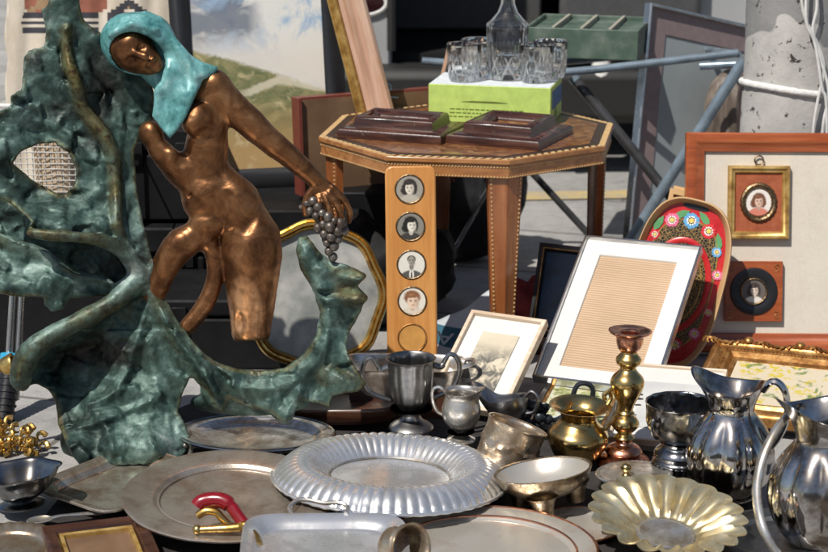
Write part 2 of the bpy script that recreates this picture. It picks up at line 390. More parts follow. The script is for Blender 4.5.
pC=[(-14,188),(6,196),(24,212),(125,244),(152,285),(140,302),(60,280),(14,252),(-14,252)]
wob=np.array([[mnoise.noise(Vector((u*.06,v*.06,3.1)))*1.0+mnoise.noise(Vector((u*.17,v*.17,9.1)))*.8 for v in V2[0]] for u in U2[:,0]])
s2=smax(sdpoly(U2,V2,pU),-sdpoly(U2,V2,pH),3)
for q in (pL,pB,pR): s2=np.minimum(s2,sdpoly(U2,V2,q))
s2=s2+wob
slab=lambda s,h,t,k: smax(np.repeat(s[:,:,None],X.shape[2],2), np.abs(Dd-h[:,:,None])-(t if np.isscalar(t) else t[:,:,None]), k)
tk=np.where(V2>330,6.5,4.2)+np.clip((V2-400)/60,0,1)*6
F=slab(s2,H,tk,1.2)
F=smin(F,slab(sdpoly(U2,V2,pC)+wob,np.full(U2.shape,-20.)+fac,5,4),4)
# thick foot of the wave so that it really stands
F=smin(F,smax(ell(X,(122,440,-4),(62,40,40)),X[...,1]-466,3),10)
F=smin(F,smax(ell(X,(250,402,2),(60,14,16)),X[...,1]-425,3),8)
def addrib(pts,r,off=3,blend=5):
    global F
    pts=cat([p+((float(idw(np.array([p[0]*1.]),np.array([p[1]*1.]),ctl,3.2,5)[0])+off,) if len(p)==2 else ()) for p in pts],3)
    rr=np.interp(np.linspace(0,1,len(pts)),np.linspace(0,1,len(r)),r)
    for i in range(len(pts)-1):
        a,b=pts[i],pts[i+1]; m=max(rr[i],rr[i+1])+26
        l=[max(0,int((min(a[c],b[c])-m-lo[c])/st)) for c in range(3)]; h=[int((max(a[c],b[c])+m-lo[c])/st)+2 for c in range(3)]
        sl=tuple(slice(l[c],h[c]) for c in range(3))
        if X[sl].size: F[sl]=smin(F[sl],cone(X[sl],a,b,rr[i],rr[i+1]),blend)
        ribs.append((a,b,max(rr[i],rr[i+1])))
addrib([(65,36),(68,60),(75,79),(82,106),(94,122),(105,136),(111,150),(114,162),(116,195),(117,224),(122,241),(130,257),(152,294),(175,336),(200,368),(214,392)],[1,2,3,3,3,2.6,2.2,2.2,2.4,2.6,3,3,3,3,2],off=4,blend=9)
addrib([(140,284,14),(131,286,18),(114,302,26),(76,323,38),(42,342,46),(27,359,48),(20,382,44)],[3.5,4,4.5,4.5,5.5,6.5,5.5],blend=14)
addrib([(29,233,55),(55,236,57),(88,238,50),(107,243,38),(122,251,25),(140,274,14)],[2,2.4,2.4,2.4,2.4,2],blend=11)
addrib([(-6,238,14),(20,246,18),(42,255,20),(55,265,20),(68,274,16),(107,281,6)],[2.2,2.4,2.6,2.4,2.4,2],blend=10)
addrib([(205,392,16),(218,404,18)],[5,4]); addrib([(262,400,24),(286,418,28)],[7,4]); addrib([(325,375,20),(358,387,26)],[7,4]); addrib([(340,292,8),(364,298,12)],[7,3]); addrib([(332,270,8),(362,276,14)],[7,3])
def ribattr(V):
    w=np.zeros(len(V))
    for a,b,r in ribs:
        d=cone(V,a,b,r,r); w=np.maximum(w,np.clip(1-(d-0)/8,0,1))
    w=w*np.clip((np.abs(V[:,1]-420)-20)/40,.0,1)
    iu=np.clip(((V[:,0]-lo[0])/st_leaf).astype(int),0,s2.shape[0]-1); iv=np.clip(((V[:,1]-lo[1])/st_leaf).astype(int),0,s2.shape[1]-1)
    return np.maximum(w,.75*np.clip(1-np.abs(s2[iu,iv]+1.5)/3.5,0,1)*(V[:,1]<440))
def leafn(q):
    return mnoise.noise(q*.3)*.3
lw=sdf_obj('leaf_wave',F,lo,st,[m_pat],leafn,('rib',ribattr))
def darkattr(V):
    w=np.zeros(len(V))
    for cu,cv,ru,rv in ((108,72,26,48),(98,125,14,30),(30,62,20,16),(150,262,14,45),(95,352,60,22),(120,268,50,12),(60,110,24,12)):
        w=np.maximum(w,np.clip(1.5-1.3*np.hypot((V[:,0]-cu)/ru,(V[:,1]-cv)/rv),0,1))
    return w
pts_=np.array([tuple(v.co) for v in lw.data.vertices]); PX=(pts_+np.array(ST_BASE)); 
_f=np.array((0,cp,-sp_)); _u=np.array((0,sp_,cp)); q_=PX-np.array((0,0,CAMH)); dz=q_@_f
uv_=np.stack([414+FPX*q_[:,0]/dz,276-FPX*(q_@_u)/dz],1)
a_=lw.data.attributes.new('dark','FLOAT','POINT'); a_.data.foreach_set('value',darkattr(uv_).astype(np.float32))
# --- figure
st=1.8; lo=(100,14,-46); hi=(356,352,52); X=grid(lo,hi,st)
F=cone(X,(209,128,0),(205,168,0),18,20)
def U_(d,k=8):
    global F
    F=smin(F,d,k)
U_(ell(X,(211,108,-2),(21,24,17)),8)
U_(ell(X,(184,170,3),(16,17,12),-.5),7)
U_(ell(X,(206,150,0),(20.5,28,16)),8)
U_(ell(X,(206,198,6),(25,27,18)),5)
U_(cone(X,(214,170,0),(234,202,-1),15,24),8)
U_(cone(X,(234,202,-1),(250,240,-2),24,31),8)
U_(ell(X,(208,224,10),(20,13,13)),3)
U_(cone(X,(252,258,2),(251,330,4),30,20),8)
def chain(pts,rs,k=6):
    p=cat(pts,3); rr=np.interp(np.linspace(0,1,len(p)),np.linspace(0,1,len(rs)),rs); d=None
    for i in range(len(p)-1):
        e=cone(X,p[i],p[i+1],rr[i],rr[i+1]); d=e if d is None else np.minimum(d,e)
    U_(d,k)
chain([(200,234,6),(182,244,9),(169,260,11),(160,278,10),(153,294,8)],[14,17,15,13,13],6)
chain([(206,236,6),(214,258,5),(214,282,5),(204,306,8),(186,328,10)],[10,8.5,8.5,9,8],5)
chain([(192,182,2),(177,168,5),(168,159,8),(158,148,9)],[16,15,13,11],5)
U_(ell(X,(170,156,15),(9,9,8)),3)
U_(ell(X,(151,134,9),(12,14,12),-.5),3.5)
U_(ell(X,(197,119,13),(16.5,17.5,14)),5)
U_(ell(X,(194,123,19),(11,11,10)),5)
U_(ell(X,(189,124,26),(3.2,3.2,3)),3)
U_(ell(X,(213,87,0),(18,18,15)),6)
chain([(214,88,0),(240,114,2),(268,139,5),(295,161,8),(316,180,9)],[16,15.5,13,11,8.6],6)
U_(ell(X,(252,124,4),(18,12,12),.75),6)
U_(cone(X,(198,92,-2),(170,78,4),13,10),8)
# hand over the grapes: palm, four fingers, thumb
U_(ell(X,(324,189,9),(13,10,6),.75),3)
for pts,rs in (([(332,188,11),(342,198,12),(349,210,9),(349,222,5)],[4.2,3.8,3.4,2.6]),([(329,193,13),(337,205,16),(341,218,14),(340,231,10)],[4.2,3.8,3.4,2.6]),([(324,196,14),(329,208,19),(332,221,19),(331,232,15)],[4.1,3.7,3.3,2.5]),([(318,197,13),(320,208,18),(322,219,18),(321,228,14)],[3.7,3.3,3.0,2.3]),([(316,187,10),(309,196,12),(305,206,11),(306,214,9)],[5,4.4,4,3.2])):
    chain(pts,rs,.7)
# head
e=R(33)
U_(ell(X,(132,51,8),(29,20,20),e),4)
U_(ell(X,(152,64,13),(9,11,9),e),6)
U_(cone(X,(134,52,28),(145,57,32),2.8,4.4),2.5)
U_(ell(X,(127,46,22),(7,14,6),e),5)
U_(ell(X,(150.5,62,24),(3.4,7,4),e),2)
U_(ell(X,(157,67,19),(5.5,6,6),e),4)
for c in ((142.5,45.5,27),(130,62,27)): F=smax(F,-ell(X,c,(5.2,7,6.5),e),2); 
for c in ((142.3,46.2,19.5),(130.5,61.5,19.5)): U_(ell(X,c,(3,4.8,3.2),e),1)
F=smax(F,-ell(X,(152.5,63,26.5),(.9,4.5,2),e),1)
# navel, groin line, sawn-off thigh with its hollow end
F=smax(F,-ell(X,(190,195,20),(2.6,3.0,5)),1.2)
for a_,b_,r_ in (((203,134,25),(200,176,27),4.5),((200,152,24),(222,171,20),4),((199,152,24),(181,163,22),4),((228,196,25),(216,226,26),4),((262,206,24),(246,228,29),5),((206,176,27),(224,184,25),3.5)): F=smax(F,-cone(X,a_,b_,r_,r_),5)
F=smax(F,-ell(X,(222,236,26),(16,2.2,8),-.5),3)
F=smax(F,(X[...,1]-341)+.12*(X[...,0]-250)*.5,2)
F=smax(F,-ell(X,(250,345,5),(14,8,12)),2)
F=smax(F,-ell(X,(238,322,24),(7,10,7)),3)
def worn(V):  # where the painted highlight lies on the front of the sawn-off thigh
    return np.clip(1-np.linalg.norm((V-np.array((243,312,24)))/np.array((20,38,22)),axis=1),0,1)**.6
sdf_obj('figure',F,lo,st,[m_bro],lambda q:mnoise.fractal(q*.06,1.,2.,2)*.55+mnoise.noise(q*.28)*.22,('worn',worn))
# --- veil
st=1.9; lo=(94,2,-34); hi=(226,146,50); X=grid(lo,hi,st)
F=ell(X,(134,44,4),(35,30,27),R(30))
F=smin(F,ell(X,(150,36,2),(26,22,20),R(40)),8)
F=smax(F,-ell(X,(131,51,8),(25.5,19,19.5),e),3)
hole=(ell(np.stack([X[...,0],X[...,1],0*X[...,2]],-1),(138.5,55,0),(29,20.5,100),R(33)))
F=smax(F,-smax(hole,6-X[...,2],3),4)
pV=[(146,12),(163,25),(178,41),(190,54),(205,63),(219,67),(216,74),(203,80),(195,97),(188,114),(179,128),(170,139),(160,128),(152,116),(154,101),(154,89),(161,80),(165,67),(166,52),(160,36),(150,26)]
U2,V2=X[:,:,0,0],X[:,:,0,1]; Dd=X[...,2]
hv=idw(U2,V2,[(152,20,2),(165,32,6),(172,45,12),(190,60,12),(215,70,8),(200,76,14),(170,75,20),(165,90,20),(158,100,16),(180,95,24),(172,115,25),(170,136,25),(156,115,18)],3,6)
hv=hv+1.8*np.sin((U2*.8+V2*.25)*.22)*np.clip((V2-60)/30,0,1)+1.3*np.abs(np.sin((U2*.95-(V2-60)*.12)*.27))*np.clip((V2-62)/25,0,1)
F=smin(F,slab(sdpoly(U2,V2,pV),hv,4.,4),5)
F=smin(F,cone(X,(150,66,-4),(172,92,4),13,11),6)
F=smin(F,np.minimum(cone(X,(158,24,8),(180,52,17),3,4),cone(X,(180,52,17),(196,76,20),4,3)),7)
F=smin(F,np.minimum(cone(X,(110,34,26),(132,23,30),2,3),cone(X,(132,23,30),(156,30,24),3,2)),7)
sdf_obj('veil',F,lo,st,[m_veil],lambda q:mnoise.fractal(q*.08,1.,2.,3)*.7)
g=MB()
gp=[(307,203,12),(313,201,15),(318,207,18),(310,211,17),(316,216,20),(322,213,21),(328,217,22),(334,221,21),(340,224,19),(344,231,15),(337,231,20),(330,227,23),(323,224,22),(318,228,19),(324,234,21),(331,237,22),(338,239,18),(327,243,20),(334,246,19),(329,251,18),(333,257,16),(327,239,14),(341,218,12),(311,206,8),(335,230,10),(320,219,10)]
for a,b,c in gp: g.sphere(SW((a,b,c))-ST_BASE,(4.9+random.uniform(-1.0,.9))*SK,14,sc=(1,1,random.uniform(.95,1.2)))
g.tube([SW(p)-ST_BASE for p in ((300,207,10),(310,205,14),(318,200,14),(322,212,17))],2.2*SK,8)
g.build('grape_bunch',m_grape,statue)
MB.LW=.012
# ---------------------------------------------------------------- metalware on the ground
m_sil=metal('worn_silver',(.74,.73,.70),(.33,.28,.22),(.24,.42),26,.15,metallic=.86)
m_sil_br=metal('polished_silver',(.90,.90,.90),(.58,.57,.55),(.22,.38),22,.14,pos=(.45,.7),metallic=.82)
m_sil_dk=metal('dark_tarnished_silver',(.30,.31,.33),(.10,.09,.08),(.14,.34),20,.10)
m_jug=metal('smoky_silver',(.60,.58,.56),(.15,.12,.095),(.07,.24),13,.05,pos=(.42,.6),scr=.03)
m_pew=metal('pewter',(.36,.36,.36),(.16,.155,.15),(.3,.45),24,.12)
m_plat=metal('dull_copper_silver',(.58,.52,.45),(.30,.235,.18),(.28,.46),14,.2,metallic=.8)
m_silbr=metal('brown_tarnished_silver',(.66,.60,.51),(.30,.22,.15),(.2,.38),18,.15,metallic=.82)
m_copper=metal('copper',(.72,.36,.24),(.36,.16,.10),(.16,.36),30,.1)
m_copsil=metal('silver_worn_to_copper',(.56,.48,.37),(.30,.19,.11),(.22,.42),30,.5,130,metallic=.85)
m_brass=metal('brass',(.70,.52,.22),(.36,.23,.08),(.16,.34),26,.1)
m_brass_p=metal('pale_brass',(.80,.72,.49),(.50,.39,.2),(.26,.42),26,.16,metallic=.85)
m_gilt=metal('gilt_metal',(.78,.55,.20),(.35,.2,.05),(.25,.45),50,.2)
m_ham=metal('hammered_silver',(.54,.46,.34),(.26,.19,.12),(.26,.42),40,.5,150,.0015)
m_inn=metal('silver_worn_inside',(.60,.57,.51),(.46,.33,.25),(.3,.5),9,.15,metallic=.6,pos=(.52,.72))
m_blk=flat('black_iron',(.035,.04,.05),.38,.5)
m_red=flat('red_enamel',(.20,.004,.009),.22,0,Coat_Weight=.6)
m_dkwood=wood('dark_brown_wood',[(.02,.009,.006),(.05,.02,.012),(.09,.038,.02)],(.2,.4),'x',8,.3)
def engrave(m,sc_=26,st_=.09):
    t=m.node_tree; b=t.nodes['Principled BSDF']; tc=t.nodes.new('ShaderNodeTexCoord'); w=t.nodes.new('ShaderNodeTexWave'); w.wave_type='RINGS'; w.rings_direction='Z'
    w.inputs['Scale'].default_value=sc_; w.inputs['Distortion'].default_value=14; w.inputs['Detail'].default_value=3; w.inputs['Detail Scale'].default_value=2.6
    bp=t.nodes.new('ShaderNodeBump'); bp.inputs['Strength'].default_value=st_; bp.inputs['Distance'].default_value=.0012
    t.links.new(tc.outputs['Object'],w.inputs['Vector']); t.links.new(w.outputs['Fac'],bp.inputs['Height'])
    l=b.inputs['Normal'].links[0]; t.links.new(l.from_socket,bp.inputs['Normal']); t.links.new(bp.outputs[0],b.inputs['Normal'])
for q in (m_plat,m_silbr): engrave(q)
engrave(m_inn,18,.05)
def V(u,v,z=0.0,dy=0):
    p=G(u,v,z); return p,K(p)
def sc_(prof,k): return [(r*k,z*k) for r,z in prof]
def smooth_prof(prof,n=5): return [tuple(x) for x in cat(prof,n)]
# fluted silver plate (nearest the middle)
loc,k=V(390,481,.035); k*=1.02
pl=thing('fluted_plate','large round bright silver plate with a wide fluted rim beneath the two-handled cup','plate',loc,(R(-3),R(2),0))
NF=62
def flute(th,i,r,z):
    f=abs(math.sin(NF*th/2))
    w=1 if 62*k<r<112*k else 0
    t=min(1,max(0,(r/k-60)/10)); 
    return r*(1+(.012*(f-.5) if r/k>110 else 0)), z+t*(f-.5)*1.4*k*(1 if r/k<113 else .5)
pf=smooth_prof([(.01,5),(40,5),(57,4.6),(60,5),(64,8),(72,15),(80,20),(88,22),(96,20.5),(104,16),(111,9),(114,5),(115.5,4.5)],5)
pf=pf+[(115.5,3)]+[(r-1.2,z-2) for r,z in pf[::-1] if r>60]+[(55,1.5),(.01,1.5)]
MB().lathe(sc_(pf,k),NF*8,mod=flute).build('plate_body',m_sil_br,pl,smooth=60)
b=MB(); n=110
b.tube([(115.5*k*math.cos(2*PI*i/n),115.5*k*math.sin(2*PI*i/n),4.2*k) for i in range(n)],[k*(1.5+.7*(i%2)) for i in range(n)],8,closed=True); b.build('beaded_edge',m_sil_br,pl)
MB().lathe(sc_([(58,5.2),(59.5,6.6),(61,5.4)],k),90).build('floor_ring',m_sil,pl)
# two-handled cup
loc,k=V(411,431,.035); loc.y+=.012
t=thing('trophy_cup','grey silver two-handled cup with a panelled bowl behind the fluted plate','cup',loc,(0,0,R(8)))
pan=lambda N,a:(lambda th,i,r,z:(r*(1-a*abs(math.sin(N*th/2))**.7*(1 if z>20*k else 0)),z))
pf=smooth_prof([(22,0),(22.5,2),(19,5.5),(12,10),(9.5,14),(9.8,18),(13,23),(18.5,32),(21.5,44),(22.8,58),(23.3,70),(24.4,73.5),(25.2,74.5)],4)
MB().lathe(sc_(shell(pf,1.4,22),k),80,mod=lambda th,i,r,z:(r*(1-.055*(1-abs(math.cos(6*th)))*(1 if 22*k<z<71*k else .0)),z)).build('bowl',m_pew,t)
for s in(-1,1):
    pts=cat([(s*23,0,66),(s*30,0,64),(s*33,0,68),(s*38,0,76),(s*45,0,74),(s*49,0,64),(s*47,0,50),(s*40,0,40),(s*31,0,35),(s*21,0,31)],5)
    MB().tube([Vector(p)*k for p in pts],[k*(2.5 if j>8 else 3.3) for j in range(len(pts))],8).build('handle',m_pew,t)
# rectangular silver dish behind the cup
loc=P(403,392,3.58); k=K(loc)
t=thing('entree_dish','long oblong silver serving dish with a scrolled end handle behind the two-handled cup','dish',loc,(0,0,R(-3)))
pf=smooth_prof([(44,0),(48,3),(51,12),(54,24),(58,30),(61,31)],4)
MB().lathe(sc_(shell(pf,1.3),k),80,sx=1,sy=.5,p=5).build('dish_body',m_sil,t)
for s in(-1,1):
    MB().tube([Vector(p)*k for p in cat([(s*58,-12,30),(s*66,-10,32),(s*71,-4,33),(s*71,4,33),(s*66,10,32),(s*58,12,30)],4)],2.2*k,8).build('handle',m_sil,t)
# its support: dark carved board
loc,k=V(345,412,.02)
t=MB(); t.lathe(sc_(shell(smooth_prof([(58,0),(62,3),(65,9),(66,15),(64,17)],3),3,9),k),60,sx=1,sy=.62,p=3.2)
tag(t.build('wooden_tray',m_dkwood,loc=loc,rot=(R(2),R(-3),R(-6))),'dark polished brown wooden tray lying in shadow beneath the statue tip','tray')
t=MB(); t.box((0,0,.03),(.20,.13,.06)); b_=P(405,395,3.6); b_.z=0
tag(t.build('wooden_box',m_dkwood,loc=b_,rot=(0,0,R(-4)),bevel=.004),'dark brown wooden box hidden in shadow under the oblong silver dish','box')
# small jug right of the cup
loc,k=V(461,441,.03)
t=thing('cream_jug','small plain silver cream jug standing right beside the two-handled cup','jug',loc,(0,0,R(-20)))
pf=smooth_prof([(14,0),(14.5,2),(10,4.5),(6.5,8),(7,11),(13,16),(18,24),(19.5,33),(17.5,42),(16,47),(17,51),(18.5,53)],4)
def spout(th,i,r,z):
    q=max(0,(z/k-42)/11); a=math.cos(th); return r*(1+q*.32*max(0,a)**4), z+q*5*k*max(0,a)**4
MB().lathe(sc_(shell(pf,1.1,10),k),48,mod=spout).build('jug_body',m_sil,t)
MB().tube([Vector(p)*k for p in cat([(-16,0,49),(-23,0,54),(-30,0,50),(-30,0,38),(-25,0,28),(-18,0,25)],5)],1.8*k,8).build('handle',m_sil,t)
# hidden grey creamer tilted behind the copper mug
loc,k=V(512,428,.035)
t=thing('sauce_boat','pewter-grey sauce boat with a tall pointed spout behind the embossed copper mug','sauce boat',loc,(R(5),R(14),R(160)))
pf=smooth_prof([(12,0),(13,2),(9,5),(12,9),(18,16),(21,24),(21.5,31)],4)
def sp2(th,i,r,z):
    q=max(0,(z/k-12)/19); a=max(0,math.cos(th))**5; return r*(1+q*.55*a), z+q*22*k*a
MB().lathe(sc_(shell(pf,1.1,8),k),48,mod=sp2).build('boat_body',m_pew,t)
MB().tube([Vector(p)*k for p in cat([(-20,0,29),(-28,0,34),(-33,0,26),(-27,0,14),(-17,0,13)],5)],1.9*k,8).build('handle',m_pew,t)
# black cast ornament
loc,k=V(537,432,.02)
t=thing('iron_ornament','small black iron scrollwork ornament between the copper mug and brass jug','ornament',loc)
b=MB()
for i in range(9): b.sphere((random.uniform(-14,14)*k,random.uniform(-8,8)*k,(6+random.uniform(0,12))*k),random.uniform(4,6.5)*k,12)
b.tube([Vector(p)*k for p in cat([(-10,0,12),(-4,2,24),(4,0,18),(10,-2,26)],5)],2.4*k,8)
b.build('scroll_base',m_blk,t)
b=MB(); pf=smooth_prof([(.1,0),(8,1.5),(14,4),(17,8),(17.5,11)],3)
b.lathe(sc_(shell(pf,1.2),k),40,sx=1,sy=.7,mod=lambda th,i,r,z:(r*(1+.06*math.cos(9*th)),z+k*math.cos(9*th)*(r/k/17.5)),T=Matrix.Translation((-6*k,0,22*k))@Matrix.Rotation(R(16),4,'Y')@Matrix.Rotation(R(-16),4,'X')); b.build('leaf_cup',m_blk,t)
b=MB(); b.tube([Vector(p)*k for p in cat([(38,6,24),(36,6,36),(40,6,47),(48,6,49),(55,6,44),(55,6,34),(52,6,24),(58,6,17)],6)],2.6*k,8); b.tube([Vector(p)*k for p in cat([(8,0,14),(20,4,12),(38,6,24)],5)],2.4*k,8); b.build('scroll_handle',m_blk,t)
# embossed copper mug, tipped over to the right
loc,k=V(501,470,.02)
t=thing('copper_mug','embossed copper-coloured silver mug leaning to the right, open mouth showing','mug',loc,(R(-8),R(20),0))
def emb(th,i,r,z):
    q=z/k; w=0
    if 8<q<42:
        w=1.0*math.sin(9*th+math.sin(q*.3))*math.sin((q-8)/34*PI)*.6
        d=q-(30-7*abs(math.sin(2.0*th))); w+=2.0*math.exp(-(d/2.4)**2)
    return r+w*k,z
pf=smooth_prof([(29,0),(32,1),(32.5,4),(30.5,7),(29.5,14),(29.3,30),(30,44),(31,48),(31,49.5)],6)
MB().lathe(sc_(shell(pf,1.3),k),150,mod=emb).build('mug_body',m_copsil,t)
MB().lathe(sc_([(29.5,47),(28,20),(27.5,3.2),(.1,3.2)],k),60).build('lining',m_copper,t)
MB().tube([(32.6*k*math.cos(2*PI*i/90),32.6*k*math.sin(2*PI*i/90),3*k) for i in range(90)],[k*(1.2+.5*(i%2)) for i in range(90)],6,closed=True).build('foot_bead',m_copsil,t)
# brass jug
loc,k=V(576,460,.015)
t=thing('brass_jug','squat brass jug with a wide flared lip and a curled handle','jug',loc,(R(3),R(2),R(12)))
pf=smooth_prof([(17,0),(19,1),(24,8),(29,18),(30.5,25),(29,31),(23,37),(18.5,42),(17.5,46),(20,51),(26,56),(31,58.5)],4)
MB().lathe(sc_(shell(pf,1.3),k),72).build('jug_body',m_brass,t)
MB().tube([Vector(p)*k for p in cat([(29,2,57),(33,4,64),(30,5,70),(25,4,67),(27,3,62)],5)],[k*2.2]*21,8).build('thumb_scroll',m_brass,t)
MB().tube([Vector(p)*k for p in cat([(25,3,67),(34,4,73),(41,3,64),(40,2,50),(35,1,40),(28,0,32),(30,0,27)],5)],2.3*k,8).build('handle',m_brass,t)
# footed hammered bowl
loc,k=V(548,509,.012)
t=thing('footed_bowl','shallow hammered silver bowl on stubby conical feet in front of the copper mug','bowl',loc,(R(-6),R(-8),0))
pf=smooth_prof([(.1,13),(14,14),(27,17),(38,23.5),(45,31),(49,39),(49.5,41)],5)
MB().lathe(sc_(shell(pf,2.0),k),72).build('bowl_body',m_ham,t)
MB().lathe(sc_([(46.5,39.6),(42,31.5),(35,25),(24,18.5),(.1,15.2)],k),60).build('bowl_lining',m_inn,t)
for a in(-98,22,142):
    b=MB(); b.lathe(sc_(smooth_prof([(.1,0),(8.5,0),(9.5,2),(10.5,10),(13,17),(16,21)],3),k),24,T=Matrix.Translation((32*k*math.cos(R(a)),32*k*math.sin(R(a)),1*k))); b.build('foot',m_ham,t)
# candlestick
loc,k=V(623,462,.012)
t=thing('candlestick','tall turned brass and copper candlestick, the only candlestick among the metalware','candlestick',loc,(R(-1),R(1.5),0))
b=MB(); b.lathe(sc_(smooth_prof([(.1,0),(26,0),(27,2),(24,6),(17,9),(19,12),(15,17),(9,20),(8,24)],4),k),48); b.build('base',m_copper,t)
b=MB(); b.lathe(sc_(smooth_prof([(8,24),(10.5,26),(8,29),(7,31),(11,35),(14,40),(12,46),(7.5,50),(9,52),(7,55),(9,62),(14,72),(17,82),(15,89),(9.5,95),(8,99),(12,103),(12.5,108),(8.5,113),(8,115)],4),k),40); b.build('stem',m_brass,t)
b=MB(); b.lathe(sc_(smooth_prof([(8,115),(11,118),(13,124),(13.5,130),(13,132),(19,133.5),(21,135.5),(20.5,137),(14,135.5),(9.5,134.5),(9,130),(8,124),(.1,122)],3),k),48); b.build('drip_pan',m_copper,t)
# round silver box with brass knob
loc,k=V(634,487,.02)
t=thing('lidded_box','low round silver box with a beaded lid edge and brass knob','box',loc,(R(-2),R(-2),0))
MB().lathe(sc_(smooth_prof([(.1,0),(33,0),(34.5,2),(34,8),(34.5,12),(34,12.5)],3)+[(.1,12.5)],k),60).build('box_body',m_sil_dk,t)
lid=MB().lathe(sc_(smooth_prof([(36.5,12.3),(37.5,14),(35,15.5),(30,15.2),(18,16.5),(.1,17)],3),k),60).build('lid',m_sil,t)
MB().tube([(37.2*k*math.cos(2*PI*i/96),37.2*k*math.sin(2*PI*i/96),14*k) for i in range(96)],[k*(1.1+.7*(i%2)) for i in range(96)],6,closed=True).build('beaded_edge',m_sil,lid)
MB().lathe(sc_(smooth_prof([(4,0),(4.5,2),(3,4),(5,7),(5.5,10),(3.5,13),(.1,14)],3),k),24,T=Matrix.Translation((-9*k,-14*k,16*k))).build('knob',m_brass,lid)
# shell dish
loc,k=V(665,537,.016)
t=thing('shell_dish','pale brass scalloped dish shaped like an open flower','dish',loc,(R(9),R(3),R(5)))
NL=20
def lobe(th,i,r,z):
    q=min(1,max(0,(r/k-28)/20)); f=abs(math.sin(NL*th/2)); w=1-.75*min(1,max(0,(r/k-58)/18)); return r*(1+.085*q*(f-.7)), z+q*w*(f-.6)*-5.0*k
pf=smooth_prof([(.1,3),(22,3),(30,4),(36,8),(46,14),(58,21),(68,25),(76,27),(78,27.5)],5)
pf=pf+[(r-.8,z-1.6) for r,z in pf[::-1]]
MB().lathe(sc_(pf,k),NL*8,mod=lobe).build('dish_body',m_brass_p,t,smooth=60)
MB().lathe(sc_([(.1,4),(24,4.2),(26,5.2),(28,4.4),(30,4.6)],k),60).build('centre_medallion',m_sil,t)
# pierced samovar-like bowl on stand
loc,k=V(677,481,.015)
t=thing('pierced_stand_bowl','silver openwork bowl on a pierced round stand left of the tall smoky jug','bowl',loc,(0,R(1),R(10)))
b=MB(); b.lathe(sc_(smooth_prof([(.1,0),(24,0),(28,2),(27,5),(25,8)],3),k),60)
b.lathe(sc_(smooth_prof([(25,19),(26,22),(24,25),(25,29),(22,34),(18,38),(19,42)],3),k),60)
for i in range(26):
    a=2*PI*i/26; b.box((25*k*math.cos(a),25*k*math.sin(a),13.5*k),(3.2*k,3.2*k,12*k),T=None)
b.lathe(sc_([(23,7),(23,20)],k),40); b.build('pierced_stand',m_sil_dk,t)
bw=MB(); pf=smooth_prof([(17,42),(22,45),(29,52),(33,60),(34,68),(34.5,80),(35.5,83)],4)
bw.lathe(sc_(shell(pf,1.2,44),k),72,mod=lambda th,i,r,z:(r+(.5*k*math.sin(14*th)*math.sin((z/k-60)*.45) if z/k>58 else 0),z)); bw=bw.build('bowl',m_sil_dk,t)
for a in(-150,-75,15):
    c,s=math.cos(R(a)),math.sin(R(a))
    MB().tube([Vector((c*r*k,s*r*k,z*k)) for r,z in cat([(34,70),(39,72),(41,64),(38,56),(32,52)],4)],2*k,8).build('lug',m_sil_dk,t)
MB().tube([Vector(p)*k for p in cat([(26,-14,9),(33,-18,9),(40,-20,10)],3)],3.2*k,10).build('tap',m_copper,t)
# tall smoky melon jug
def melon_jug(u,v,z,rot,s,name,label):
    loc,k=V(u,v,z); k*=s
    t=thing(name,label,'jug',loc,rot)
    def mel(th,i,r,zz):
        q=zz/k; w=min(1,max(0,(q-4)/10))*min(1,max(0,(92-q)/12))
        r=r*(1+.075*w*(abs(math.cos(5*th))-.6)); qq=max(0,(q-98)/26); a=max(0,math.cos(th))
        r=r*(1+qq*(.25*a**3-.0)); zz+=k*qq*(13*a**4+4*max(0,-math.cos(th))**2-5*abs(math.sin(th))**2)
        return r,zz
    pf=smooth_prof([(24,0),(26,1.5),(26,4),(32,10),(41,24),(45,41),(44.5,56),(40,70),(32,83),(25.5,92),(23.5,98),(25.5,107),(31,118),(35,124)],5)
    MB().lathe(sc_(shell(pf,1.2),k),120,mod=mel).build('jug_body',m_jug,t)
    return t,k
t,k=melon_jug(728,497,.012,(0,0,R(158)),.96,'water_jug','tall smoky silver melon-ribbed jug with wavy lip, left of the hoop-handled jug')
MB().tube([Vector(p)*k for p in cat([(-31,0,120),(-38,0,130),(-46,0,131),(-54,0,122),(-57,0,104),(-55,0,86),(-48,0,70),(-40,0,58)],5)],[3.6*k]*36,8,flat=1.5).build('handle',m_jug,t)
t,k=melon_jug(822,546,.014,(0,R(2),R(200)),1.19,'hooped_jug','smoky silver jug with a swung hoop handle at the right edge')
MB().tube([Vector(p)*k for p in cat([(-28,-8,108),(-34,-10,122),(-38,-12,138),(-36,-12,150),(-29,-11,154),(-23,-10,150),(-22,-9,138)],5)],[4.2*k]*31,8,flat=1.6).build('handle',m_jug,t)
loc=P(792,440,3.02); kk=K(loc)
hp=[P(a,b_,y) for a,b_,y in ((800,408,2.99),(790,414,2.95),(776,430,2.92),(763,457,2.89),(757,486,2.87),(759,514,2.85),(767,538,2.83),(784,565,2.82))]
inv=t.matrix_world
bpy.context.view_layer.update()
inv=t.matrix_world.inverted()
MB().tube([inv@Vector(p) for p in cat(hp,5)],3.6*kk,10,flat=1.3).build('hoop_handle',m_sil,t)
# pewter plate, bottom right
loc,k=V(776,540,.012)
t=thing('pewter_plate','flat grey pewter plate with a notched rim under the hoop-handled jug','plate',loc,(R(1),R(-7),0))
pf=smooth_prof([(.1,3),(36,3),(42,4),(46,6),(50,6.5),(62,7),(64,6.6)],4); pf=pf+[(r-.6,z-1.6) for r,z in pf[::-1]]
MB().lathe(sc_(pf,k),200,mod=lambda th,i,r,z:(r*(1+(.016*math.sin(26*th) if r/k>60 else 0)),z)).build('plate_body',m_pew,t)
